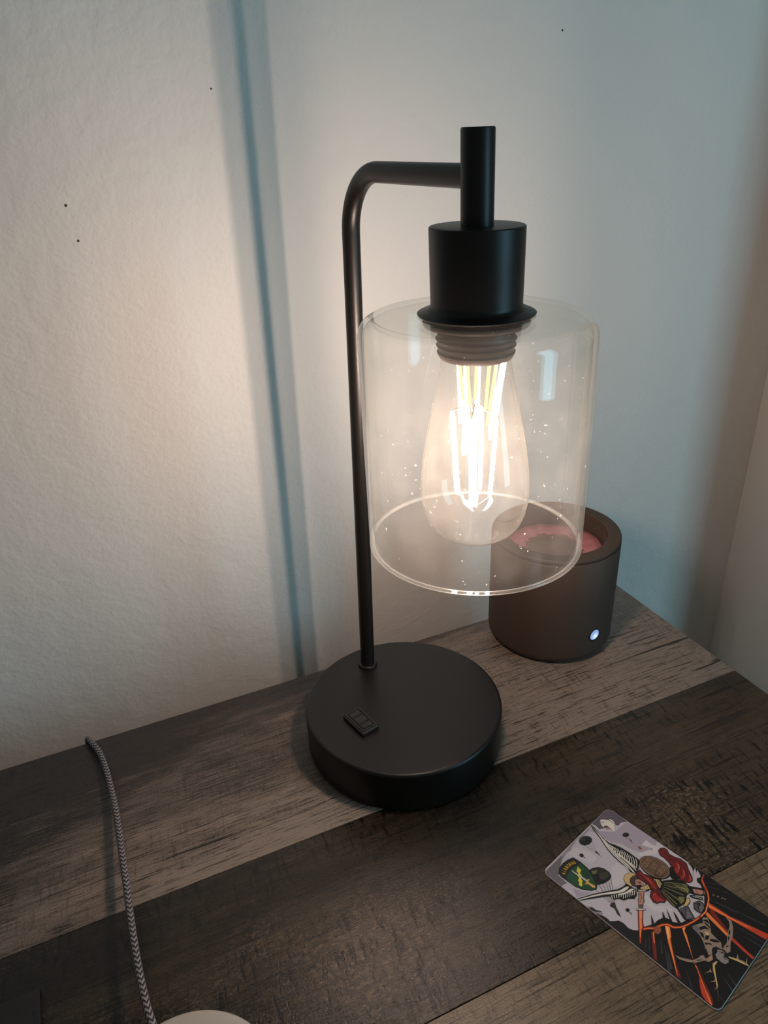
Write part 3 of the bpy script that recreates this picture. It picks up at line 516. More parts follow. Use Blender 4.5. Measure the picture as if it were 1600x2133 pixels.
 ('white', [(-9.47,-7.79),(-8.80,-9.07),(-8.63,-8.95),(-9.11,-7.55)]),
 ('white', [(-8.92,-6.59),(-8.26,-7.88),(-8.08,-7.76),(-8.56,-6.35)]),
 ('black', [(49.80,-27.95),(49.74,-28.60),(49.54,-29.23),(49.24,-29.81),(48.82,-30.32),(48.31,-30.74),(47.73,-31.04),(47.10,-31.24),(46.45,-31.30),(-15.95,-31.30),(-12.51,-29.57),(-10.58,-29.24),(-8.69,-29.52),(-7.19,-27.91),(-5.90,-25.96),(-3.29,-25.44),(-0.07,-25.94),(1.94,-25.19),(3.77,-23.51),(4.33,-20.39),(6.05,-17.14),(7.42,-13.97),(7.60,-11.49),(8.49,-8.83),(9.28,-7.40),(11.19,-6.51),(13.24,-6.60),(15.27,-5.27),(16.67,-3.49),(17.62,-0.19),(20.12,2.48),(20.65,5.92),(21.18,9.39),(19.54,14.09),(17.55,17.95),(15.54,20.68),(12.77,23.29),(10.42,23.91),(9.33,25.59),(10.30,27.26),(10.03,28.57),(6.76,30.88),(7.71,28.67),(5.30,31.28),(6.08,28.22),(4.23,30.15),(1.77,30.81),(1.66,31.30),(46.45,31.30),(47.10,31.24),(47.73,31.04),(48.31,30.74),(48.82,30.32),(49.24,29.81),(49.54,29.23),(49.74,28.60),(49.80,27.95)]),
 ('chute', [(-18.85,-31.30),(-20.44,-31.30),(-19.36,-29.76),(-17.28,-29.59),(-14.61,-28.04),(-14.26,-28.24),(-16.72,-30.41),(-18.34,-31.26)]),
 ('greyl', [(-17.54,-31.30),(-17.73,-31.30),(-15.92,-30.31),(-13.41,-28.21),(-14.34,-30.08)]),
 ('ink', [(3.53,-10.95),(5.03,-11.96),(7.88,-14.61),(6.79,-15.78)]),
 ('ink', [(6.73,-5.20),(8.01,-5.87),(9.79,-7.43),(8.89,-8.68)]),
 ('ink', [(6.96,-2.02),(9.77,-3.99),(12.94,-6.35),(11.84,-6.95)]),
 ('ink', [(10.16,-0.95),(12.49,-1.66),(16.39,-4.07),(15.37,-5.45)]),
 ('ink', [(8.87,2.68),(10.09,3.40),(17.47,-0.64),(16.85,-1.30)]),
 ('grey', [(4.04,29.88),(6.25,27.73),(7.08,25.45),(7.17,25.50),(6.35,27.88),(4.15,30.13)]),
 ('slate', [(32.57,18.00),(43.94,20.09),(49.80,21.03),(49.80,21.78),(43.90,20.64),(32.55,18.19)]),
 ('slate', [(35.22,14.03),(44.63,15.41),(49.80,16.01),(49.80,16.54),(44.61,15.81),(35.21,14.21)]),
 ('slate', [(41.25,12.16),(49.65,12.83),(49.80,12.84),(49.80,13.51),(49.64,13.50),(41.24,12.34)]),
 ('slate', [(41.54,3.84),(48.40,4.75),(49.80,4.88),(49.80,5.37),(48.39,5.18),(41.53,4.01)]),
 ('slate', [(47.77,5.78),(49.80,5.60),(49.80,5.98),(47.78,5.95)]),
 ('slate', [(49.40,-22.85),(49.80,-23.24),(49.80,-22.90),(49.46,-22.71)]),
 ('slate', [(45.78,-23.91),(49.80,-25.58),(49.80,-25.20),(45.81,-23.76)]),
 ('slate', [(43.20,-14.46),(47.74,-16.89),(49.80,-18.21),(49.80,-17.19),(47.92,-16.24),(43.24,-14.30)]),
 ('slate', [(43.79,-11.32),(48.16,-13.72),(49.80,-14.81),(49.80,-13.95),(48.32,-13.15),(43.83,-11.16)]),
 ('slate', [(16.10,-20.19),(20.70,-25.92),(24.54,-31.30),(25.17,-31.30),(25.48,-30.87),(21.05,-25.40),(16.18,-20.06)]),
 ('slate', [(13.34,-18.79),(15.76,-22.18),(17.84,-25.79),(18.30,-25.26),(16.03,-21.83),(13.42,-18.67)]),
 ('slate', [(19.20,-22.22),(22.16,-25.95),(24.75,-29.88),(25.57,-28.70),(22.59,-25.27),(19.28,-22.09)]),
 ('slate', [(8.45,-24.02),(9.79,-26.38),(10.83,-29.00),(11.20,-28.71),(10.02,-26.16),(8.55,-23.92)]),
 ('slate', [(9.03,-22.31),(11.23,-25.41),(13.09,-28.76),(13.38,-28.45),(11.41,-25.19),(9.12,-22.19)]),
 ('slate', [(27.01,-29.37),(29.91,-31.30),(30.77,-31.30),(27.06,-29.22)]),
 ('slate', [(30.39,-24.71),(34.08,-28.27),(36.73,-31.30),(37.44,-31.30),(34.25,-27.95),(30.46,-24.57)]),
 ('slate', [(30.13,-31.00),(30.44,-31.30),(30.69,-31.30),(30.20,-30.86)]),
 ('slate', [(13.90,26.56),(18.06,29.50),(20.72,31.30),(20.02,31.30),(17.95,29.81),(13.84,26.74)]),
 ('slate', [(15.34,25.29),(20.51,27.35),(25.31,29.05),(25.24,29.43),(20.45,27.63),(15.30,25.48)]),
 ('slate', [(22.57,19.61),(34.66,22.71),(46.06,25.38),(46.00,26.02),(34.61,23.12),(22.55,19.80)]),
 ('slate', [(19.24,18.44),(26.42,20.11),(33.16,21.42),(33.12,21.79),(26.39,20.39),(19.21,18.63)]),
 ('tand', [(19.54,22.75),(20.48,23.39),(20.98,22.71),(20.17,21.96)]),
 ('tand', [(21.47,23.60),(22.41,24.24),(22.91,23.56),(22.10,22.82)]),
 ('tand', [(23.50,24.25),(24.43,24.89),(24.92,24.21),(24.12,23.47)]),
 ('tand', [(24.72,24.95),(25.65,25.58),(26.14,24.90),(25.33,24.17)]),
 ('fire0', [(8.70,-19.34),(9.63,-18.34),(13.32,-23.16),(18.39,-30.41),(16.93,-30.68),(13.51,-26.18)]),
 ('fire2', [(9.19,-18.81),(9.68,-18.29),(13.02,-23.47),(12.69,-23.83)]),
 ('fire0', [(13.59,-10.18),(18.77,-17.30),(25.82,-25.52),(30.77,-29.79),(28.45,-30.28),(22.83,-23.55),(17.02,-15.92)]),
 ('fire2', [(11.50,-11.41),(13.43,-9.68),(17.07,-14.77),(16.73,-15.41),(20.88,-20.39),(29.22,-30.20),(27.76,-29.03),(21.67,-22.71),(17.37,-18.27)]),
 ('fire3', [(12.36,-11.50),(13.10,-10.71),(16.90,-16.05),(16.41,-16.58)]),
 ('fire2', [(17.29,-4.98),(19.15,-4.22),(19.86,-6.82),(21.49,-7.84),(30.13,-17.27),(33.40,-20.17),(32.14,-19.33),(26.75,-14.08),(20.08,-8.24)]),
 ('fire3', [(17.67,-4.96),(18.50,-4.47),(19.42,-6.73),(19.17,-6.99)]),
 ('fire0', [(32.17,-18.68),(33.03,-18.78),(37.87,-22.63),(44.46,-27.19),(46.98,-30.13),(44.95,-30.91),(41.52,-30.36),(38.36,-27.02),(36.27,-23.36)]),
 ('fire1', [(36.15,-23.49),(38.69,-24.22),(42.47,-27.42),(45.56,-30.73),(43.59,-30.97),(40.66,-29.38)]),
 ('fire2', [(32.02,-18.93),(36.21,-22.51),(41.46,-27.16),(45.46,-30.93),(45.65,-30.53),(41.63,-26.80),(36.36,-22.19),(32.14,-18.64)]),
 ('fire2', [(41.96,-26.56),(46.19,-31.08),(46.43,-30.63),(42.03,-26.43)]),
 ('fire0', [(22.89,12.38),(23.76,14.48),(38.03,7.71),(49.60,5.21),(49.32,3.88),(36.33,5.89)]),
 ('fire2', [(22.31,9.72),(22.86,11.30),(35.88,7.60),(49.36,4.96),(49.27,4.24),(35.50,6.09),(23.92,8.85)]),
 ('fire1', [(35.96,7.41),(49.20,5.31),(49.13,3.93),(35.83,6.17)]),
 ('fire1', [(20.10,17.08),(21.45,16.73),(31.89,17.38),(49.48,22.18),(49.65,18.55),(42.98,17.42),(29.81,15.44),(22.21,13.71)]),
 ('fire2', [(20.69,15.92),(21.84,15.96),(31.06,16.77),(46.24,19.81),(45.75,19.29),(29.75,15.55),(21.82,14.47)]),
 ('fire1', [(39.82,17.93),(49.64,21.81),(49.41,18.29),(43.64,17.57)]),
 ('fire0', [(10.47,30.31),(11.35,26.14),(14.07,23.68),(17.03,21.36),(19.15,18.44),(20.29,15.11),(21.48,10.76),(21.07,6.55),(19.99,2.05),(18.73,-2.06),(17.23,-5.53),(15.03,-8.14),(11.97,-9.02),(9.88,-11.64),(8.31,-15.82),(6.13,-18.09),(4.28,-20.91),(5.36,-22.18),(7.09,-19.46),(9.37,-16.97),(10.94,-12.71),(12.54,-10.59),(15.59,-9.66),(18.13,-6.62),(19.74,-2.83),(21.01,1.45),(22.11,6.15),(22.51,10.91),(21.21,15.67),(19.91,19.29),(17.55,22.51),(14.49,24.87),(12.04,26.93),(11.32,30.59)]),
 ('fire1', [(11.51,26.03),(14.10,23.77),(17.07,21.46),(19.22,18.52),(20.40,15.17),(21.60,10.78),(21.21,6.50),(20.13,1.96),(18.88,-2.18),(17.38,-5.71),(15.13,-8.40),(12.07,-9.30),(10.08,-11.84),(8.51,-16.04),(6.33,-18.37),(4.50,-21.17),(5.14,-21.92),(6.90,-19.19),(9.17,-16.75),(10.75,-12.51),(12.44,-10.31),(15.49,-9.40),(17.99,-6.44),(19.58,-2.71),(20.87,1.54),(21.97,6.20),(22.38,10.89),(21.11,15.61),(19.84,19.21),(17.51,22.41),(14.46,24.79),(11.88,27.04)]),
 ('fire2', [(17.18,21.76),(19.39,18.71),(20.58,15.29),(21.80,10.81),(21.39,6.43),(20.29,1.86),(20.71,1.64),(21.79,6.27),(22.19,10.87),(20.92,15.49),(19.67,19.02),(17.40,22.11)]),
 ('fire2', [(20.30,1.88),(19.04,-2.30),(17.52,-5.88),(15.22,-8.64),(12.16,-9.55),(10.24,-12.01),(8.68,-16.22),(6.48,-18.58),(4.67,-21.37),(4.97,-21.72),(6.75,-18.97),(9.00,-16.57),(10.58,-12.35),(12.35,-10.07),(15.41,-9.16),(17.84,-6.27),(19.42,-2.59),(20.70,1.62)]),
 ('fire3', [(19.46,18.81),(20.67,15.34),(21.88,10.82),(21.46,6.38),(21.71,6.32),(22.10,10.85),(20.84,15.44),(19.60,18.92)]),
 ('fire2', [(10.83,30.43),(11.61,26.43),(14.20,24.07),(14.36,24.49),(11.79,26.64),(10.96,30.47)]),
 ('rust', [(8.14,-16.58),(8.98,-14.56),(10.62,-13.93),(11.98,-15.26),(11.77,-17.99),(9.80,-18.72)]),
 ('black', [(-2.24,-13.91),(-0.31,-11.85),(2.76,-17.25),(4.72,-19.69),(5.76,-22.49),(7.33,-25.77),(8.78,-29.37),(7.60,-28.75),(3.41,-22.78),(0.17,-17.73)]),
 ('fire1', [(-1.98,-13.64),(-0.51,-12.07),(2.72,-17.86),(4.63,-20.35),(5.26,-22.47),(6.88,-25.70),(8.44,-28.93),(7.55,-28.26),(3.66,-22.51),(0.42,-17.46)]),
 ('skin2', [(-1.62,-13.55),(-0.61,-12.47),(2.52,-18.07),(4.10,-20.35),(4.60,-22.06),(6.69,-25.91),(6.44,-26.17),(2.87,-20.54),(0.67,-17.19)]),
 ('fire2', [(0.72,-17.14),(1.22,-16.60),(4.40,-21.72),(6.69,-25.91),(6.44,-26.17)]),
 ('black', [(-17.40,-3.20),(-18.26,-0.39),(-17.23,2.29),(-15.57,3.51),(-13.71,3.39),(-12.00,-0.11),(-11.74,-3.09),(-12.09,-4.67),(-14.51,-4.93),(-16.13,-4.55)]),
 ('gold2', [(-17.26,-3.07),(-18.08,-0.43),(-17.09,2.11),(-15.51,3.28),(-13.79,3.19),(-12.17,-0.17),(-11.92,-3.05),(-12.21,-4.49),(-14.52,-4.70),(-16.07,-4.33)]),
 ('hair', [(-15.09,-0.76),(-15.00,1.58),(-14.03,3.58),(-11.92,2.63),(-10.18,-0.58),(-10.05,-2.93),(-12.07,-3.52),(-13.99,-2.75)]),
 ('skin', [(-12.64,0.46),(-11.86,2.18),(-9.32,2.99),(-7.99,1.64),(-9.38,-0.47),(-10.62,-1.98)]),
 ('skind', [(-11.11,0.95),(-10.32,1.79),(-9.10,1.20),(-9.79,-0.16)]),
 ('black', [(-11.87,-0.08),(-10.70,0.24),(-10.02,1.33),(-10.16,1.49),(-10.82,0.51),(-11.94,0.29)]),
 ('black', [(-10.61,-1.66),(-8.95,0.24),(-8.28,0.20),(-8.24,-2.36),(-9.44,-3.21)]),
 ('black', [(-9.67,-2.84),(-8.48,-1.25),(-6.97,4.11),(-3.97,2.63),(-4.44,-0.16),(-6.48,-3.14),(-8.53,-4.71)]),
 ('gold2', [(-8.24,-1.50),(-6.78,3.06),(-4.42,1.96),(-5.55,-0.43),(-7.40,-2.33)]),
 ('black', [(-7.66,-1.38),(-6.65,-2.14),(-6.59,-1.98),(-7.57,-1.14)]),
 ('black', [(-7.14,0.23),(-6.13,-0.53),(-6.06,-0.37),(-7.04,0.47)]),
 ('black', [(-6.58,1.82),(-5.58,1.05),(-5.51,1.21),(-6.49,2.06)]),
 ('white', [(-8.59,-3.55),(-7.16,-2.58),(-5.40,-0.69),(-5.48,-1.27),(-7.86,-3.69)]),
 ('black', [(-7.49,8.62),(-4.09,11.61),(-0.75,9.48),(0.42,6.69),(-1.29,4.56),(-4.87,6.35)]),
 ('gold2', [(-6.50,8.40),(-3.94,9.87),(-1.05,8.54),(-0.53,6.30),(-2.17,5.35),(-4.78,7.07)]),
 ('black', [(-5.51,8.60),(-2.66,6.03),(-2.57,6.22),(-5.35,8.95)]),
 ('black', [(-4.50,9.05),(-1.65,6.48),(-1.57,6.67),(-4.34,9.40)]),
 ('black', [(-3.43,9.05),(-0.60,6.48),(-0.52,6.67),(-3.27,9.40)]),
 ('black', [(-0.68,4.59),(-2.34,10.93),(1.11,15.88),(5.22,19.00),(8.47,18.70),(11.07,15.91),(10.75,12.20),(12.17,8.30),(11.82,4.65),(10.83,1.70),(8.31,1.49),(4.35,2.35)]),
 ('olived', [(-1.35,10.48),(3.67,13.81),(8.33,17.75),(7.83,18.83),(3.36,14.53),(-1.49,10.83)]),
 ('oliveb', [(-1.39,10.59),(3.30,14.53),(8.14,18.14),(8.02,18.44),(3.21,14.74),(-1.45,10.72)]),
 ('olived', [(-0.91,9.70),(4.21,12.82),(8.96,16.55),(8.48,17.65),(3.91,13.55),(-1.04,10.05)]),
 ('oliveb', [(-0.95,9.81),(3.84,13.55),(8.78,16.95),(8.66,17.25),(3.76,13.76),(-1.00,9.94)]),
 ('olived', [(-0.48,8.91),(4.05,10.80),(8.22,13.30),(7.81,14.44),(3.81,11.56),(-0.58,9.28)]),
 ('oliveb', [(-0.51,9.03),(3.71,11.54),(8.06,13.71),(7.97,14.03),(3.63,11.76),(-0.56,9.16)]),
 ('olived', [(-0.20,7.66),(4.91,8.81),(9.63,10.57),(9.34,11.75),(4.74,9.60),(-0.28,8.04)]),
 ('oliveb', [(-0.22,7.78),(4.59,9.55),(9.52,11.00),(9.45,11.32),(4.54,9.78),(-0.26,7.92)]),
 ('olived', [(0.06,6.42),(4.96,6.02),(9.46,6.24),(9.35,7.45),(4.91,6.82),(0.04,6.80)]),
 ('oliveb', [(0.06,6.54),(4.69,6.76),(9.41,6.68),(9.40,7.01),(4.67,7.00),(0.05,6.68)]),
 ('olived', [(0.22,5.38),(5.25,3.96),(9.87,3.17),(9.90,4.37),(5.29,4.75),(0.24,5.75)]),
 ('oliveb', [(0.23,5.49),(5.01,4.69),(9.87,3.61),(9.90,3.93),(5.02,4.93),(0.23,5.63)]),
 ('olived', [(0.51,4.48),(5.31,2.55),(9.69,1.25),(9.79,2.43),(5.40,3.32),(0.56,4.84)]),
 ('oliveb', [(0.53,4.59),(5.09,3.27),(9.72,1.68),(9.76,2.00),(5.11,3.50),(0.55,4.73)]),
 ('olive', [(3.34,12.61),(7.78,17.33),(10.45,15.86),(10.61,13.58),(8.18,12.82),(5.51,12.43)]),
 ('olive', [(8.05,8.42),(10.39,10.61),(11.62,8.13),(11.10,5.37),(9.38,6.52)]),
 ('oliveb', [(5.64,13.63),(8.85,15.18),(10.32,13.77),(10.49,14.17),(8.82,15.56),(5.56,13.91)]),
 ('oliveb', [(8.70,8.36),(10.61,8.06),(10.94,5.92),(11.26,6.01),(10.76,8.36),(8.70,8.64)]),
 ('black', [(4.83,12.09),(8.04,13.72),(10.25,13.38),(10.26,13.62),(7.99,14.02),(4.72,12.45)]),
 ('black', [(-0.88,10.39),(4.17,13.31),(8.71,16.32),(8.63,16.54),(4.08,13.57),(-0.99,10.70)]),
 ('black', [(8.92,18.25),(12.46,20.78),(15.21,22.48),(17.41,20.53),(16.35,17.58),(13.60,15.55),(10.92,14.52)]),
 ('skin', [(10.94,17.92),(12.72,19.52),(15.04,20.88),(16.05,19.69),(15.74,17.97),(12.73,16.45)]),
 ('black', [(12.38,18.39),(14.02,17.68),(15.28,18.44),(15.22,18.62),(14.01,17.97),(12.45,18.75)]),
 ('tand', [(15.33,21.07),(16.13,21.62),(17.23,19.73),(16.52,19.16)]),
 ('black', [(11.54,13.36),(13.70,15.36),(17.23,17.01),(18.19,15.93),(14.62,13.62),(12.21,12.86)]),
 ('white', [(13.30,13.78),(15.38,15.15),(17.66,16.12),(17.61,16.35),(15.30,15.44),(13.18,14.13)]),
 ('white', [(13.89,14.98),(15.84,16.58),(17.35,17.09),(17.29,17.37),(15.77,16.82),(13.80,15.19)]),
 ('black', [(11.36,10.19),(12.31,12.11),(13.91,10.36),(14.04,7.88),(13.94,6.13),(12.46,5.23),(12.04,8.06)]),
 ('gold2', [(11.65,10.15),(12.36,11.68),(13.65,10.18),(13.75,7.90),(13.70,6.36),(12.59,5.60),(12.32,8.16)]),
 ('black', [(-1.25,16.56),(-1.20,15.42),(-1.40,14.27),(-1.84,13.15),(-2.50,12.09),(-3.37,11.12),(-4.42,10.26),(-5.62,9.55),(-6.94,9.01),(-8.34,8.64),(-9.78,8.47),(-11.21,8.50),(-12.59,8.73),(-13.89,9.15),(-15.06,9.75),(-16.06,10.52),(-16.86,11.44),(-17.44,12.47),(-17.78,13.59),(-17.86,14.75),(-17.68,15.93),(-17.24,17.09),(-16.57,18.19),(-15.67,19.19),(-14.58,20.07),(-13.33,20.79),(-11.96,21.33),(-10.53,21.68),(-9.06,21.83),(-7.61,21.77),(-6.22,21.50),(-4.94,21.05),(-3.80,20.41),(-2.84,19.62),(-2.08,18.69),(-1.55,17.66)]),
 ('rim', [(-1.90,16.55),(-1.86,15.50),(-2.04,14.45),(-2.46,13.41),(-3.09,12.43),(-3.91,11.54),(-4.90,10.75),(-6.04,10.09),(-7.28,9.59),(-8.60,9.25),(-9.95,9.08),(-11.30,9.10),(-12.61,9.31),(-13.82,9.69),(-14.92,10.24),(-15.86,10.94),(-16.61,11.78),(-17.15,12.73),(-17.46,13.75),(-17.53,14.82),(-17.36,15.91),(-16.94,16.97),(-16.30,17.98),(-15.45,18.91),(-14.43,19.71),(-13.25,20.38),(-11.96,20.88),(-10.61,21.21),(-9.23,21.35),(-7.87,21.30),(-6.56,21.07),(-5.36,20.65),(-4.29,20.08),(-3.39,19.35),(-2.67,18.51),(-2.17,17.56)]),
 ('shield', [(-2.28,16.57),(-2.25,15.60),(-2.43,14.62),(-2.83,13.66),(-3.44,12.74),(-4.23,11.91),(-5.18,11.17),(-6.27,10.55),(-7.46,10.08),(-8.72,9.76),(-10.01,9.60),(-11.30,9.61),(-12.55,9.80),(-13.71,10.14),(-14.75,10.65),(-15.64,11.30),(-16.36,12.07),(-16.87,12.95),(-17.16,13.90),(-17.22,14.89),(-17.04,15.90),(-16.64,16.88),(-16.03,17.82),(-15.21,18.68),(-14.23,19.44),(-13.10,20.06),(-11.88,20.53),(-10.58,20.84),(-9.27,20.98),(-7.97,20.94),(-6.72,20.73),(-5.57,20.36),(-4.56,19.83),(-3.69,19.16),(-3.02,18.38),(-2.54,17.51)]),
 ('shieldd', [(-7.29,10.11),(-8.12,13.74),(-5.69,14.39),(-2.84,13.89),(-4.09,11.61),(-5.64,10.59)]),
 ('black', [(-14.77,4.07),(-14.60,8.14),(-11.84,7.19),(-7.18,8.82),(-3.95,7.33),(-0.83,5.36),(-1.81,1.84),(-3.55,1.21),(-6.17,2.76),(-8.78,2.81),(-11.93,2.29)]),
 ('redd', [(-14.40,4.33),(-14.24,7.54),(-11.61,6.66),(-7.21,8.15),(-4.25,6.89),(-1.26,5.09),(-2.19,2.49),(-3.44,1.89),(-5.97,3.29),(-8.74,3.48),(-11.83,2.85)]),
 ('red', [(-13.40,5.92),(-9.38,5.64),(-4.77,4.22),(-1.94,2.85),(-1.76,3.84),(-4.66,5.05),(-9.36,6.31),(-13.42,6.41)]),
 ('fire1', [(-11.12,5.92),(-7.86,6.16),(-3.30,4.09),(-3.22,4.54),(-7.85,6.49),(-11.15,6.11)]),
 ('fire2', [(-9.11,6.19),(-5.66,5.37),(-5.65,5.65),(-9.11,6.33)]),
 ('black', [(-13.70,5.06),(-9.44,4.50),(-5.29,3.29),(-2.80,1.94),(-2.75,2.16),(-5.26,3.53),(-9.43,4.77),(-13.70,5.35)]),
 ('black', [(-3.43,0.53),(-2.53,2.98),(-0.59,4.34),(2.74,3.14),(4.88,1.99),(4.95,-0.20),(3.24,-1.71),(2.56,-3.52),(0.59,-4.08),(-2.09,-2.55)]),
 ('redd', [(-3.06,0.51),(-2.26,2.60),(-0.53,3.83),(2.65,2.65),(4.60,1.70),(4.63,0.06),(2.97,-1.36),(2.33,-3.12),(0.61,-3.58),(-1.85,-2.17)]),
 ('red', [(-1.60,-0.68),(-1.22,1.55),(0.64,0.50),(2.11,0.85),(4.14,0.91),(2.86,-0.45),(1.90,-2.38),(0.44,-2.73)]),
 ('pink', [(-1.10,-0.56),(-1.31,0.39),(-0.78,1.17),(-0.88,1.31),(-1.51,0.48),(-1.36,-0.62)]),
 ('pink', [(1.98,-2.46),(2.92,-0.55),(4.29,0.63),(4.20,0.83),(2.79,-0.36),(1.82,-2.30)]),
 ('black', [(-0.70,2.58),(1.66,1.46),(3.82,1.38),(3.82,1.57),(1.69,1.74),(-0.63,2.94)]),
 ('black', [(-8.00,-4.08),(-5.72,-1.66),(-3.90,-5.52),(-2.97,-6.37),(-2.00,-9.36),(-3.49,-10.94),(-5.08,-9.24),(-5.95,-7.12)]),
 ('skin', [(-7.69,-4.12),(-5.76,-2.07),(-4.12,-5.80),(-3.20,-6.63),(-2.29,-9.25),(-3.49,-10.53),(-4.85,-8.99),(-5.70,-6.89)]),
 ('skind', [(-6.50,-4.11),(-4.75,-6.46),(-3.87,-9.07),(-3.57,-8.90),(-4.51,-6.24),(-6.31,-3.85)]),
 ('black', [(-6.86,-4.49),(-5.53,-6.12),(-5.44,-5.99),(-6.72,-4.30)]),
 ('black', [(-3.92,-6.02),(-4.43,-6.92),(-4.32,-7.04),(-3.76,-6.20)]),
 ('black', [(-3.80,-10.87),(-2.00,-8.96),(-0.98,-11.12),(-2.49,-12.72)]),
 ('tand', [(-3.56,-10.90),(-2.03,-9.27),(-1.21,-11.05),(-2.48,-12.41)]),
 ('black', [(-3.02,-11.66),(-1.59,-10.13),(-1.70,-9.95),(-3.13,-11.48)]),
 ('black', [(-3.40,-13.94),(-2.38,-12.37),(0.11,-10.24),(0.54,-10.76),(-0.67,-12.77),(-2.86,-14.56)]),
 ('steel', [(-3.23,-13.93),(-2.27,-12.54),(0.11,-10.47),(0.37,-10.77),(-0.78,-12.59),(-2.85,-14.34)]),
 ('black', [(11.77,2.86),(14.56,7.03),(17.05,5.32),(20.15,3.38),(17.46,-0.98),(14.85,0.53)]),
 ('slate2', [(12.15,2.94),(14.63,6.48),(16.91,4.82),(19.78,3.26),(17.38,-0.45),(14.99,1.03)]),
 ('grey', [(15.00,3.94),(16.21,4.65),(18.79,2.78),(17.18,-0.09)]),
 ('black', [(13.92,4.48),(15.71,2.37),(16.73,-0.54),(16.88,-0.45),(15.89,2.57),(14.12,4.82)]),
 ('black', [(15.13,10.90),(16.69,14.33),(18.76,14.52),(20.79,12.42),(21.13,8.20),(19.52,7.69),(17.11,7.66)]),
 ('slate2', [(15.45,10.91),(16.86,13.91),(18.68,14.07),(20.52,12.19),(20.87,8.48),(19.48,8.15),(17.23,8.08)]),
 ('grey', [(17.49,13.09),(19.23,13.17),(20.26,11.92),(20.53,8.39),(18.95,9.92)]),
 ('black', [(16.23,12.24),(18.05,10.06),(19.65,8.28),(19.81,8.56),(18.29,10.48),(16.56,12.80)]),
 ('black', [(18.08,12.75),(18.39,12.23),(18.48,11.72),(18.31,11.41),(17.95,11.42),(17.54,11.74),(17.23,12.26),(17.14,12.77),(17.30,13.08),(17.67,13.07)]),
 ('black', [(15.71,10.39),(16.96,11.43),(16.88,11.63),(15.60,10.68)]),
 ('black', [(16.31,9.26),(17.56,10.29),(17.48,10.49),(16.20,9.54)]),
 ('black', [(16.91,8.13),(18.15,9.16),(18.07,9.36),(16.80,8.41)]),
 ('tan', [(22.61,6.87),(24.33,8.42),(27.53,4.76),(29.47,1.83),(32.80,1.02),(35.13,0.80),(36.98,-2.04),(35.84,-4.32),(34.47,-5.26),(34.88,-8.25),(33.86,-9.87),(31.54,-7.87),(28.92,-5.32),(25.88,-3.12),(22.19,-2.65),(21.15,-1.80),(22.83,1.98)]),
 ('grey', [(21.15,-1.80),(22.47,0.46),(24.40,-0.28),(26.37,-3.70),(23.92,-3.02)]),
 ('black', [(23.13,5.13),(24.68,7.36),(26.73,5.59),(24.50,5.46)]),
 ('black', [(24.25,5.20),(27.41,4.63),(28.08,3.67),(24.81,4.10)]),
 ('black', [(23.78,0.18),(25.28,3.19),(28.24,3.00),(26.12,1.57),(25.02,-0.73),(26.25,-1.63)]),
 ('black', [(25.14,-1.70),(26.74,-1.10),(28.68,-3.41),(26.74,-3.30)]),
 ('black', [(28.26,-1.12),(29.66,-0.17),(30.08,-2.46),(28.86,-3.76)]),
 ('black', [(30.62,-1.32),(32.98,0.66),(34.89,0.55),(32.96,-1.53),(30.83,-2.46)]),
 ('black', [(29.58,-5.15),(31.69,-3.43),(32.94,-3.70),(30.99,-4.99),(30.66,-6.15)]),
 ('black', [(33.47,-4.74),(34.41,-2.93),(37.10,-2.44),(39.45,-2.03),(37.61,-3.47),(35.43,-4.23),(36.36,-9.01),(34.93,-7.93)]),
 ('black', [(31.49,-7.40),(33.60,-9.36),(33.01,-10.00)]),
 ('black', [(21.17,5.91),(22.55,6.24),(24.13,3.94),(22.83,1.98)]),
 ('gold2', [(26.86,0.13),(28.42,1.53),(29.30,0.54),(28.26,-1.12)]),
 ('tan', [(37.05,-1.96),(37.06,2.87),(35.04,7.80),(33.95,12.20),(32.62,14.17),(30.24,15.33),(33.19,15.63),(35.48,12.72),(37.44,8.18),(38.44,3.81),(40.46,-0.52),(39.62,-2.37),(38.23,-1.76)]),
 ('black', [(34.46,10.51),(35.66,9.57),(36.34,7.55),(35.46,7.70)]),
 ('black', [(35.98,6.61),(36.82,6.41),(37.30,3.13)]),
 ('black', [(37.75,1.46),(38.59,2.36),(37.95,-0.46)]),
 ('tan', [(35.03,-7.83),(36.58,-10.33),(35.76,-12.87),(33.97,-13.66),(31.69,-17.77),(28.68,-20.48),(25.37,-21.97),(22.79,-21.77),(25.72,-20.55),(30.13,-17.63),(31.38,-14.36),(31.42,-13.02),(32.43,-11.40),(33.33,-12.27),(34.13,-12.19),(34.59,-9.87)]),
 ('black', [(30.81,-16.80),(31.90,-15.36),(33.24,-13.67),(32.16,-15.86)]),
 ('skin', [(34.59,-9.87),(35.29,-8.34),(36.27,-10.15),(35.47,-12.31)]),
 ('tan2', [(36.14,-7.27),(36.10,-4.84),(39.07,-3.48),(41.01,-3.60),(42.33,-6.32),(41.43,-8.31),(39.12,-8.74),(37.51,-8.40)]),
 ('black', [(33.58,-5.69),(35.19,-4.49),(35.93,-6.86),(37.64,-8.67),(37.37,-11.03),(35.89,-9.52)]),
 ('black', [(38.76,-4.34),(40.26,-2.21),(41.66,-4.36),(39.91,-5.20)]),
 ('tan2', [(35.31,-4.36),(37.27,-2.78),(39.06,-2.71),(36.04,-4.74)]),
 ('black', [(39.13,-5.75),(40.49,-5.82),(41.38,-5.33),(41.33,-5.08),(40.47,-5.44),(39.17,-5.24)]),
 ('black', [(38.38,-8.54),(39.15,-8.64),(39.25,-9.48),(39.36,-9.45),(39.27,-8.45),(38.42,-8.21)]),
 ('gold2', [(40.79,-3.31),(44.52,-1.38),(49.54,-0.41),(49.64,-1.02),(44.43,-2.68),(41.41,-3.84)]),
 ('tan', [(43.94,-1.65),(43.35,1.11),(44.93,-1.10)]),
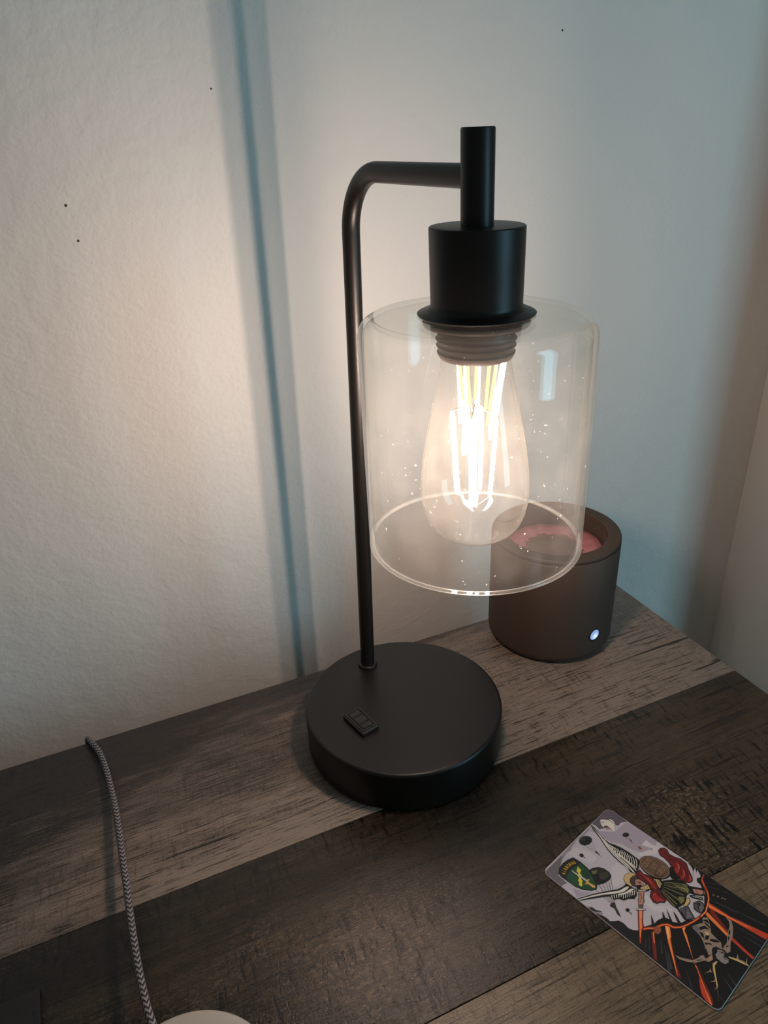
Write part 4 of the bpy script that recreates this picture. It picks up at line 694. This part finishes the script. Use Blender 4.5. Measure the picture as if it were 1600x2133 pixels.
 ('tan', [(48.04,-0.59),(47.03,2.97),(48.72,-0.38)]),
 ('tan', [(44.41,-1.14),(46.54,-0.40),(49.14,0.08),(46.78,-0.91)]),
 ('gold2', [(37.91,-9.94),(38.60,-9.72),(38.49,-12.40),(40.54,-15.76),(44.04,-20.41),(44.55,-22.29),(41.54,-18.18),(38.69,-14.73),(37.37,-12.32)]),
 ('tan', [(39.52,-16.36),(38.31,-17.17),(36.89,-19.69),(37.94,-16.80),(37.71,-15.28),(38.65,-16.29)]),
 ('tan', [(42.39,-19.74),(40.60,-21.67),(41.66,-19.54),(41.40,-18.33)]),
 ('tan', [(44.10,-22.30),(43.77,-24.10),(43.89,-21.54)]),
 ('tand', [(44.49,-22.38),(46.02,-24.57),(47.41,-27.32),(47.50,-27.23),(46.12,-24.43),(44.61,-22.20)]),
]

CARD_Z = 0.0009
cx, cy = F(0.12776, -0.12700); ca = math.radians(-49.5) - math.atan2(U[1], U[0])
card = tag(empty('printed_card', (cx, cy, 0), ca), 'glossy plastic card printed with winged warrior, parachutes and green airborne patch, on the table', 'card')
CL, CWD, CR = 0.1001 / 2, 0.0631 / 2, 0.0036
def rr(off):
    out = []
    for qx, qy, a0 in ((CL - CR, CWD - CR, 0), (-CL + CR, CWD - CR, 90), (-CL + CR, -CWD + CR, 180), (CL - CR, -CWD + CR, 270)):
        for i in range(9):
            a = math.radians(a0 + 90 * i / 8); out.append((qx + (CR - off) * math.cos(a), qy + (CR - off) * math.sin(a)))
    return out
bm = bmesh.new(); rings = []
for off, z in ((0.0001, 0.00003), (0.0, 0.00015), (0.0, CARD_Z - 0.00012), (0.00012, CARD_Z)):
    rings.append([bm.verts.new((x, y, z)) for x, y in rr(off)])
n = len(rings[0])
for a, b in zip(rings[:-1], rings[1:]):
    for i in range(n): bm.faces.new((a[i], a[(i + 1) % n], b[(i + 1) % n], b[i]))
bm.faces.new(rings[0][::-1]); bm.faces.new(rings[-1])
def ink(name, c, rough=0.34): return plain(name, c, rough, Coat_Weight=0.25, Coat_Roughness=0.25)
mesh_obj('card_sheet', bm, ink('card white lilac', srgb(196, 190, 198)), card, 30)
COLS = dict(black=(20, 17, 17), ink=(40, 36, 38), chute=(38, 36, 30), olived=(62, 60, 42), olive=(112, 112, 66), oliveb=(150, 146, 96), grey=(112, 106, 112), greyl=(150, 143, 150), greyd=(96, 86, 98), lilac=(170, 160, 174), pale=(208, 202, 206), white=(226, 220, 208), red=(160, 44, 38), redd=(108, 28, 28), pink=(214, 122, 100), rust=(150, 84, 56), green=(22, 74, 44), greend=(16, 54, 34), yellow=(232, 206, 60), steel=(190, 190, 196), gold=(226, 172, 86), gold2=(206, 178, 122), fire0=(120, 34, 26), fire1=(196, 66, 38), fire2=(240, 132, 66), fire3=(255, 196, 120), hair=(76, 56, 48), skin=(188, 136, 116), skin2=(228, 150, 116), skind=(130, 84, 72), rim=(150, 124, 92), shield=(104, 80, 64), shieldd=(78, 58, 46), slate=(62, 60, 66), slate2=(88, 84, 92), tan=(150, 132, 116), tan2=(142, 134, 130), tand=(110, 94, 74))
names = sorted(COLS); mats = [ink('print ' + k, srgb(*COLS[k])) for k in names]
bm = bmesh.new(); z = CARD_Z + 0.000004
for cname, pts in ART:
    clean = []
    for p in pts:
        if not clean or abs(p[0] - clean[-1][0]) + abs(p[1] - clean[-1][1]) > 0.004: clean.append(p)
    if abs(clean[0][0] - clean[-1][0]) + abs(clean[0][1] - clean[-1][1]) < 0.004: clean.pop()
    if len(clean) < 3: continue
    area = sum(clean[i][0] * clean[(i + 1) % len(clean)][1] - clean[(i + 1) % len(clean)][0] * clean[i][1] for i in range(len(clean)))
    if area < 0: clean = clean[::-1]
    vs2, _, fs2, _, _, _ = delaunay_2d_cdt([Vector(p) for p in clean], [], [list(range(len(clean)))], 1, 1e-5)
    vv = [bm.verts.new((p.x * 0.001, p.y * 0.001, z)) for p in vs2]
    for tri in fs2:
        try: f = bm.faces.new([vv[i] for i in tri])
        except ValueError: continue
        f.material_index = names.index(cname)
    z += 0.0000012
for f in bm.faces:
    f.normal_update()
    if f.normal.z < 0: f.normal_flip()
art = mesh_obj('printed_artwork', bm, mats, card, 0)
# lettering: AIRBORNE on the tab of the patch, three words on the shield
def letter(ch, size, mat_index_color, pos, rot, sx=1.0):
    cu = bpy.data.curves.new('letter', 'FONT'); cu.body = ch; cu.size = size; cu.align_x = 'CENTER'; cu.align_y = 'CENTER'; cu.offset = size * 0.012
    ob = bpy.data.objects.new('letter', cu); col.objects.link(ob)
    me = bpy.data.meshes.new_from_object(ob.evaluated_get(bpy.context.evaluated_depsgraph_get()))
    bpy.data.objects.remove(ob, do_unlink=True)
    me.transform(Matrix.Translation((pos[0], pos[1], z + 0.000003)) @ Matrix.Rotation(rot, 4, 'Z') @ Matrix.Diagonal((sx, 1, 1, 1)))
    me.materials.append(mat_index_color)
    o = bpy.data.objects.new('printed_letter', me); col.objects.link(o); o.parent = card
    return o
YEL = ink('print lettering yellow', srgb(236, 190, 50)); BRN = ink('print lettering tan', srgb(150, 122, 96))
# text runs along +y of the card, its top towards -x
for i, ch in enumerate('AIRBORNE'):
    f = (i - 3.5) / 3.5
    letter(ch, 0.0029, YEL, (-0.04235 + 0.0012 * f * f, -0.0193 + 0.0050 * f), math.radians(90) - 0.42 * f, 0.62)
for word, px, py in (('QUIS', -0.0140, 0.0146), ('UT', -0.0100, 0.0156), ('DEUS', -0.0058, 0.0160)):
    letter(word, 0.0036, BRN, (px, py), math.radians(90), 0.85)


# ------------------------------------------------------------------ braided cable over the back edge
cable_pts = [Vector(p) for p in (
    (-0.2010, 0.1110, -0.110), (-0.2005, 0.1060, -0.060), (-0.1995, 0.0985, -0.022), (-0.1988, 0.0945, -0.0045), (-0.1980, 0.0918, 0.0016), (-0.1956, 0.0842, 0.0034), (-0.1919, 0.0725, 0.0035), (-0.1895, 0.0555, 0.0042), (-0.1879, 0.0315, 0.0055), (-0.1872, 0.0094, 0.007), (-0.1873, -0.0221, 0.0095), (-0.1874, -0.0468, 0.0115), (-0.1877, -0.0719, 0.0135), (-0.1875, -0.0945, 0.015), (-0.1868, -0.1101, 0.0158), (-0.1852, -0.1254, 0.016), (-0.1792, -0.1504, 0.0135), (-0.1732, -0.1804, 0.008), (-0.1732, -0.2204, 0.0035), (-0.1792, -0.2754, 0.003), (-0.1852, -0.3454, 0.003))]
def catmull(pts, step):
    out = []
    for i in range(len(pts) - 1):
        p0, p1, p2, p3 = pts[max(i - 1, 0)], pts[i], pts[i + 1], pts[min(i + 2, len(pts) - 1)]
        n = max(2, int((p2 - p1).length / step))
        for k in range(n):
            s = k / n
            out.append(0.5 * ((2 * p1) + (p2 - p0) * s + (2 * p0 - 5 * p1 + 4 * p2 - p3) * s * s + (3 * p1 - p0 - 3 * p2 + p3) * s ** 3))
    out.append(pts[-1]); return out
cp = catmull(cable_pts, 0.00042)
bm = bmesh.new(); lay = bm.loops.layers.uv.new('UVMap'); SEG = 24; rings = []; nrm = None; dist = 0.0; dv = []
PITCH = 0.0030
def chev(v, k):
    tri = abs(((k / SEG * 4) % 1.0) * 2 - 1)          # four V columns round the cable
    return (v / PITCH + tri * 0.75) % 1.0
for i, p in enumerate(cp):
    if i: dist += (p - cp[i - 1]).length
    dv.append(dist)
    d = (cp[min(i + 1, len(cp) - 1)] - cp[max(i - 1, 0)]).normalized()
    if nrm is None: nrm = d.orthogonal().normalized()
    nrm = (nrm - d * nrm.dot(d)).normalized(); bi = d.cross(nrm)
    ring = []
    for k in range(SEG):
        a = 2 * math.pi * k / SEG; w = chev(dist, k); r = 0.00172 + 0.00020 * math.sin(math.pi * w)
        ring.append(bm.verts.new(p + (nrm * math.cos(a) + bi * math.sin(a)) * r))
    rings.append(ring)
for i in range(len(rings) - 1):
    for k in range(SEG):
        j = (k + 1) % SEG
        f = bm.faces.new((rings[i][k], rings[i][j], rings[i + 1][j], rings[i + 1][k]))
        for lp, (kk, ii) in zip(f.loops, ((k, i), (k + 1, i), (k + 1, i + 1), (k, i + 1))): lp[lay].uv = (kk / SEG, dv[ii] / PITCH)
bm.faces.new(rings[0][::-1]); bm.faces.new(rings[-1])
t = NT('grey braided sleeve'); uv = t.n('ShaderNodeSeparateXYZ'); t.l(t.coord('UV'), uv.inputs[0])
tri = t.math('ABSOLUTE', t.math('SUBTRACT', t.math('MULTIPLY', t.math('FRACT', t.math('MULTIPLY', uv.outputs[0], 4.0)), 2.0), 1.0))
w = t.math('FRACT', t.math('ADD', uv.outputs[1], t.math('MULTIPLY', tri, 0.75)))
s = t.math('ABSOLUTE', t.math('SUBTRACT', t.math('MULTIPLY', w, 2.0), 1.0))
t.bsdf(t.mix(t.ramp(s, (0.40, 0.60, 0.0, 1.0)), srgb(138, 131, 133), srgb(36, 32, 35)), 0.7)
tag(mesh_obj('braided_cable', bm, t.m, None, 60), 'grey and black braided cable running over the back edge of the table', 'cable')

# ------------------------------------------------------------------ pale disc and dark box at the front left
dx, dy = F(-0.1003, -0.2183)
puck = tag(empty('round_puck', (dx, dy, 0)), 'pale grey round disc cut off by the bottom edge of the photo', 'disc')
M_PALE = plain('pale grey plastic', srgb(170, 164, 156), 0.5)
mesh_obj('disc_body', revolve([(0, 0), (0.0375, 0)] + arc(0.0397 - 0.0035, 0.0035, 0.0035, -90, 0, 5) + arc(0.0397 - 0.0030, 0.0100 - 0.0030, 0.0030, 0, 80, 6) + [(0.030, 0.0104), (0.0, 0.0106)], 96), M_PALE, puck)
mesh_obj('foot_ring', revolve([(0.030, 0.0002), (0.034, 0.0002), (0.034, -0.0), (0.030, 0.0)], 64, closed=True), M_SLOT, puck)
bxo = tag(empty('shallow_black_box', (-0.275, -0.125, 0)), 'flat black rectangular box at the lower left corner of the photo', 'box')
t = NT('purple black plastic'); c = t.coord(); b = t.bsdf(srgb(12, 9, 13), 0.5); t.bump(t.noise(c, 300.0, 2.0), 0.1, 0.0003, b); M_BOXM = t.m
hx, hy = 0.0415, 0.0485
mesh_obj('box_body', box(bmesh.new(), -hx, hx, -hy, hy, 0, 0.0030, 0.0008, 2), M_BOXM, bxo)
mesh_obj('box_lid', box(bmesh.new(), -hx + 0.003, hx - 0.003, -hy + 0.003, hy - 0.010, 0.0030, 0.0045, 0.0007, 2), M_BOXM, bxo)
